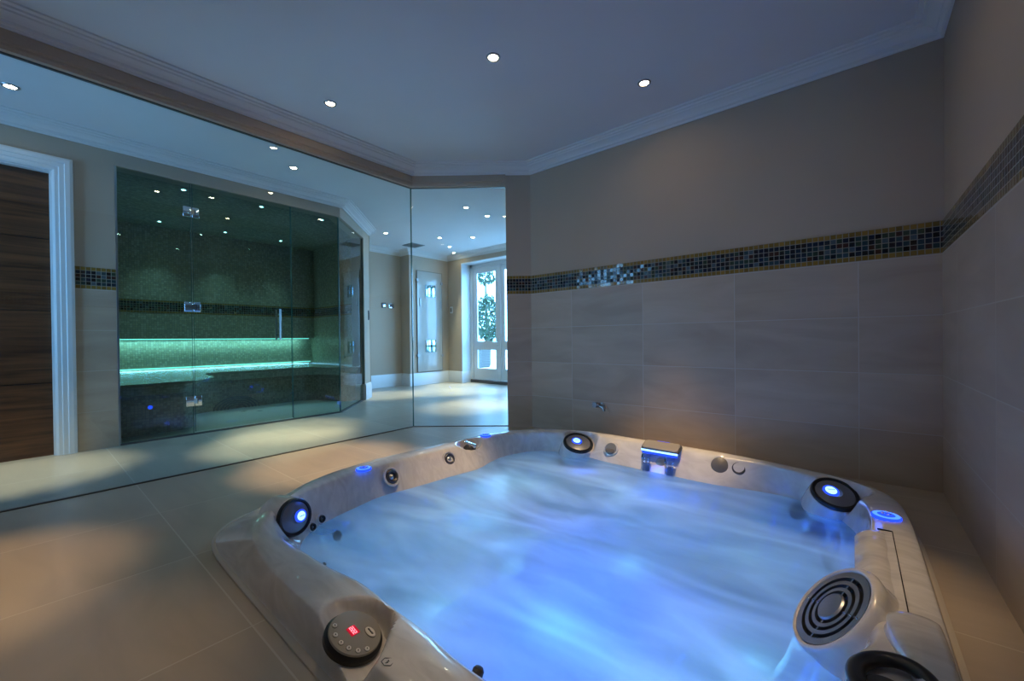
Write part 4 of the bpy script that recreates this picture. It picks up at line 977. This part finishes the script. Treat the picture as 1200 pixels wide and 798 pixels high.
# ------------------------------------------------------------------ light inside the tub
CY = (.38, .80, 1)
for p, c_, e_, r_ in (((-.67, .98, -.16), BLUE, 2.2, .06), ((-.53, .92, -.16), BLUE, .8, .06), ((-.68, 1.22, -.30), BLUE, 3.2, .10), ((-.95, 1.5, -.38), BLUE, 3., .12), ((-.80, 2.17, -.14), BLUE, .9, .05), ((-1.31, 2.25, -.12), BLUE, .35, .03), ((-.085, 2.22, -.13), BLUE, .7, .04),
                      ((-.30, 1.75, -.42), CY, 1.8, .16), ((-1.45, 1.20, -.40), CY, 1.5, .16), ((-1.50, 1.87, -.26), CY, 1.4, .12), ((-.95, 2.1, -.42), CY, 1.8, .16), ((-.25, 1.0, -.32), CY, 1.3, .12), ((-1.0, .86, -.30), CY, .8, .12)):
    point('underwater_light', p, c_, e_, r_)
spot('waterfall_glow', (-.935, 2.455, .035), BLUE, 2.0, 60, .8, .03, (math.radians(22), 0, 0))
point('speaker_glow', (-1.79, .76, .12), BLUE, .06, .02)
point('cap_glow', (-2.0, 2.12, .14), BLUE, .10, .02)
point('cap_glow', (.05, 2.1, .14), BLUE, .06, .02)
# daylight
wl = D.worlds.new('sky'); bpy.context.scene.world = wl; wl.use_nodes = True
nt = wl.node_tree; nt.nodes.clear()
bg = nt.nodes.new('ShaderNodeBackground'); bg.inputs[0].default_value = (.30, .61, .98, 1); bg.inputs[1].default_value = 18.5
ow = nt.nodes.new('ShaderNodeOutputWorld'); nt.links.new(bg.outputs[0], ow.inputs[0])
pt_ = D.lights.new('door_portal', 'AREA'); pt_.shape = 'RECTANGLE'; pt_.size = 2.1; pt_.size_y = 2.1; pt_.cycles.is_portal = True
p2t = pt_.copy(); p2t.size = .66; p2t.size_y = 1.8; p2o = D.objects.new('window_portal', p2t); C.objects.link(p2o); p2o.location = (-3.685, NEAR - .11, 1.25); p2o.rotation_euler = (math.radians(90), 0, 0)
po = D.objects.new('door_portal', pt_); C.objects.link(po); po.location = (-4.37, GY + .06, 1.07); po.rotation_euler = (math.radians(-90), 0, 0)

# ------------------------------------------------------------------ camera
cam = D.cameras.new('camera'); co = D.objects.new('camera', cam); C.objects.link(co)
F_PX = 479.9143; cam.sensor_width = 36; cam.lens = F_PX / 1200 * 36; cam.shift_y = 1.8175 / 1200; cam.clip_start = .02
ya, pa, ra = [math.radians(a_) for a_ in (39.8278, -.4001, -.6137)]
Fw = Vector((-math.sin(ya), math.cos(ya), 0)); Rt = Vector((math.cos(ya), math.sin(ya), 0)); Up = Vector((0, 0, 1))
Fv = Fw * math.cos(pa) + Up * math.sin(pa); Uv = Up * math.cos(pa) - Fw * math.sin(pa)
R2 = Rt * math.cos(ra) + Uv * math.sin(ra); U2 = Uv * math.cos(ra) - Rt * math.sin(ra)
co.matrix_world = Matrix(((R2.x, U2.x, -Fv.x, 0), (R2.y, U2.y, -Fv.y, 0), (R2.z, U2.z, -Fv.z, .7839), (0, 0, 0, 1)))
sc = bpy.context.scene; sc.camera = co
sc.view_settings.view_transform = 'Standard'; sc.view_settings.look = 'None'; sc.view_settings.exposure = 0; sc.view_settings.gamma = 1; sc.view_settings.use_curve_mapping = False
sc.cycles.max_bounces = 10; sc.cycles.transparent_max_bounces = 16; sc.cycles.diffuse_bounces = 5; sc.cycles.sample_clamp_indirect = 4
sc.cycles.use_denoising = True; sc.cycles.caustics_reflective = False; sc.cycles.caustics_refractive = False
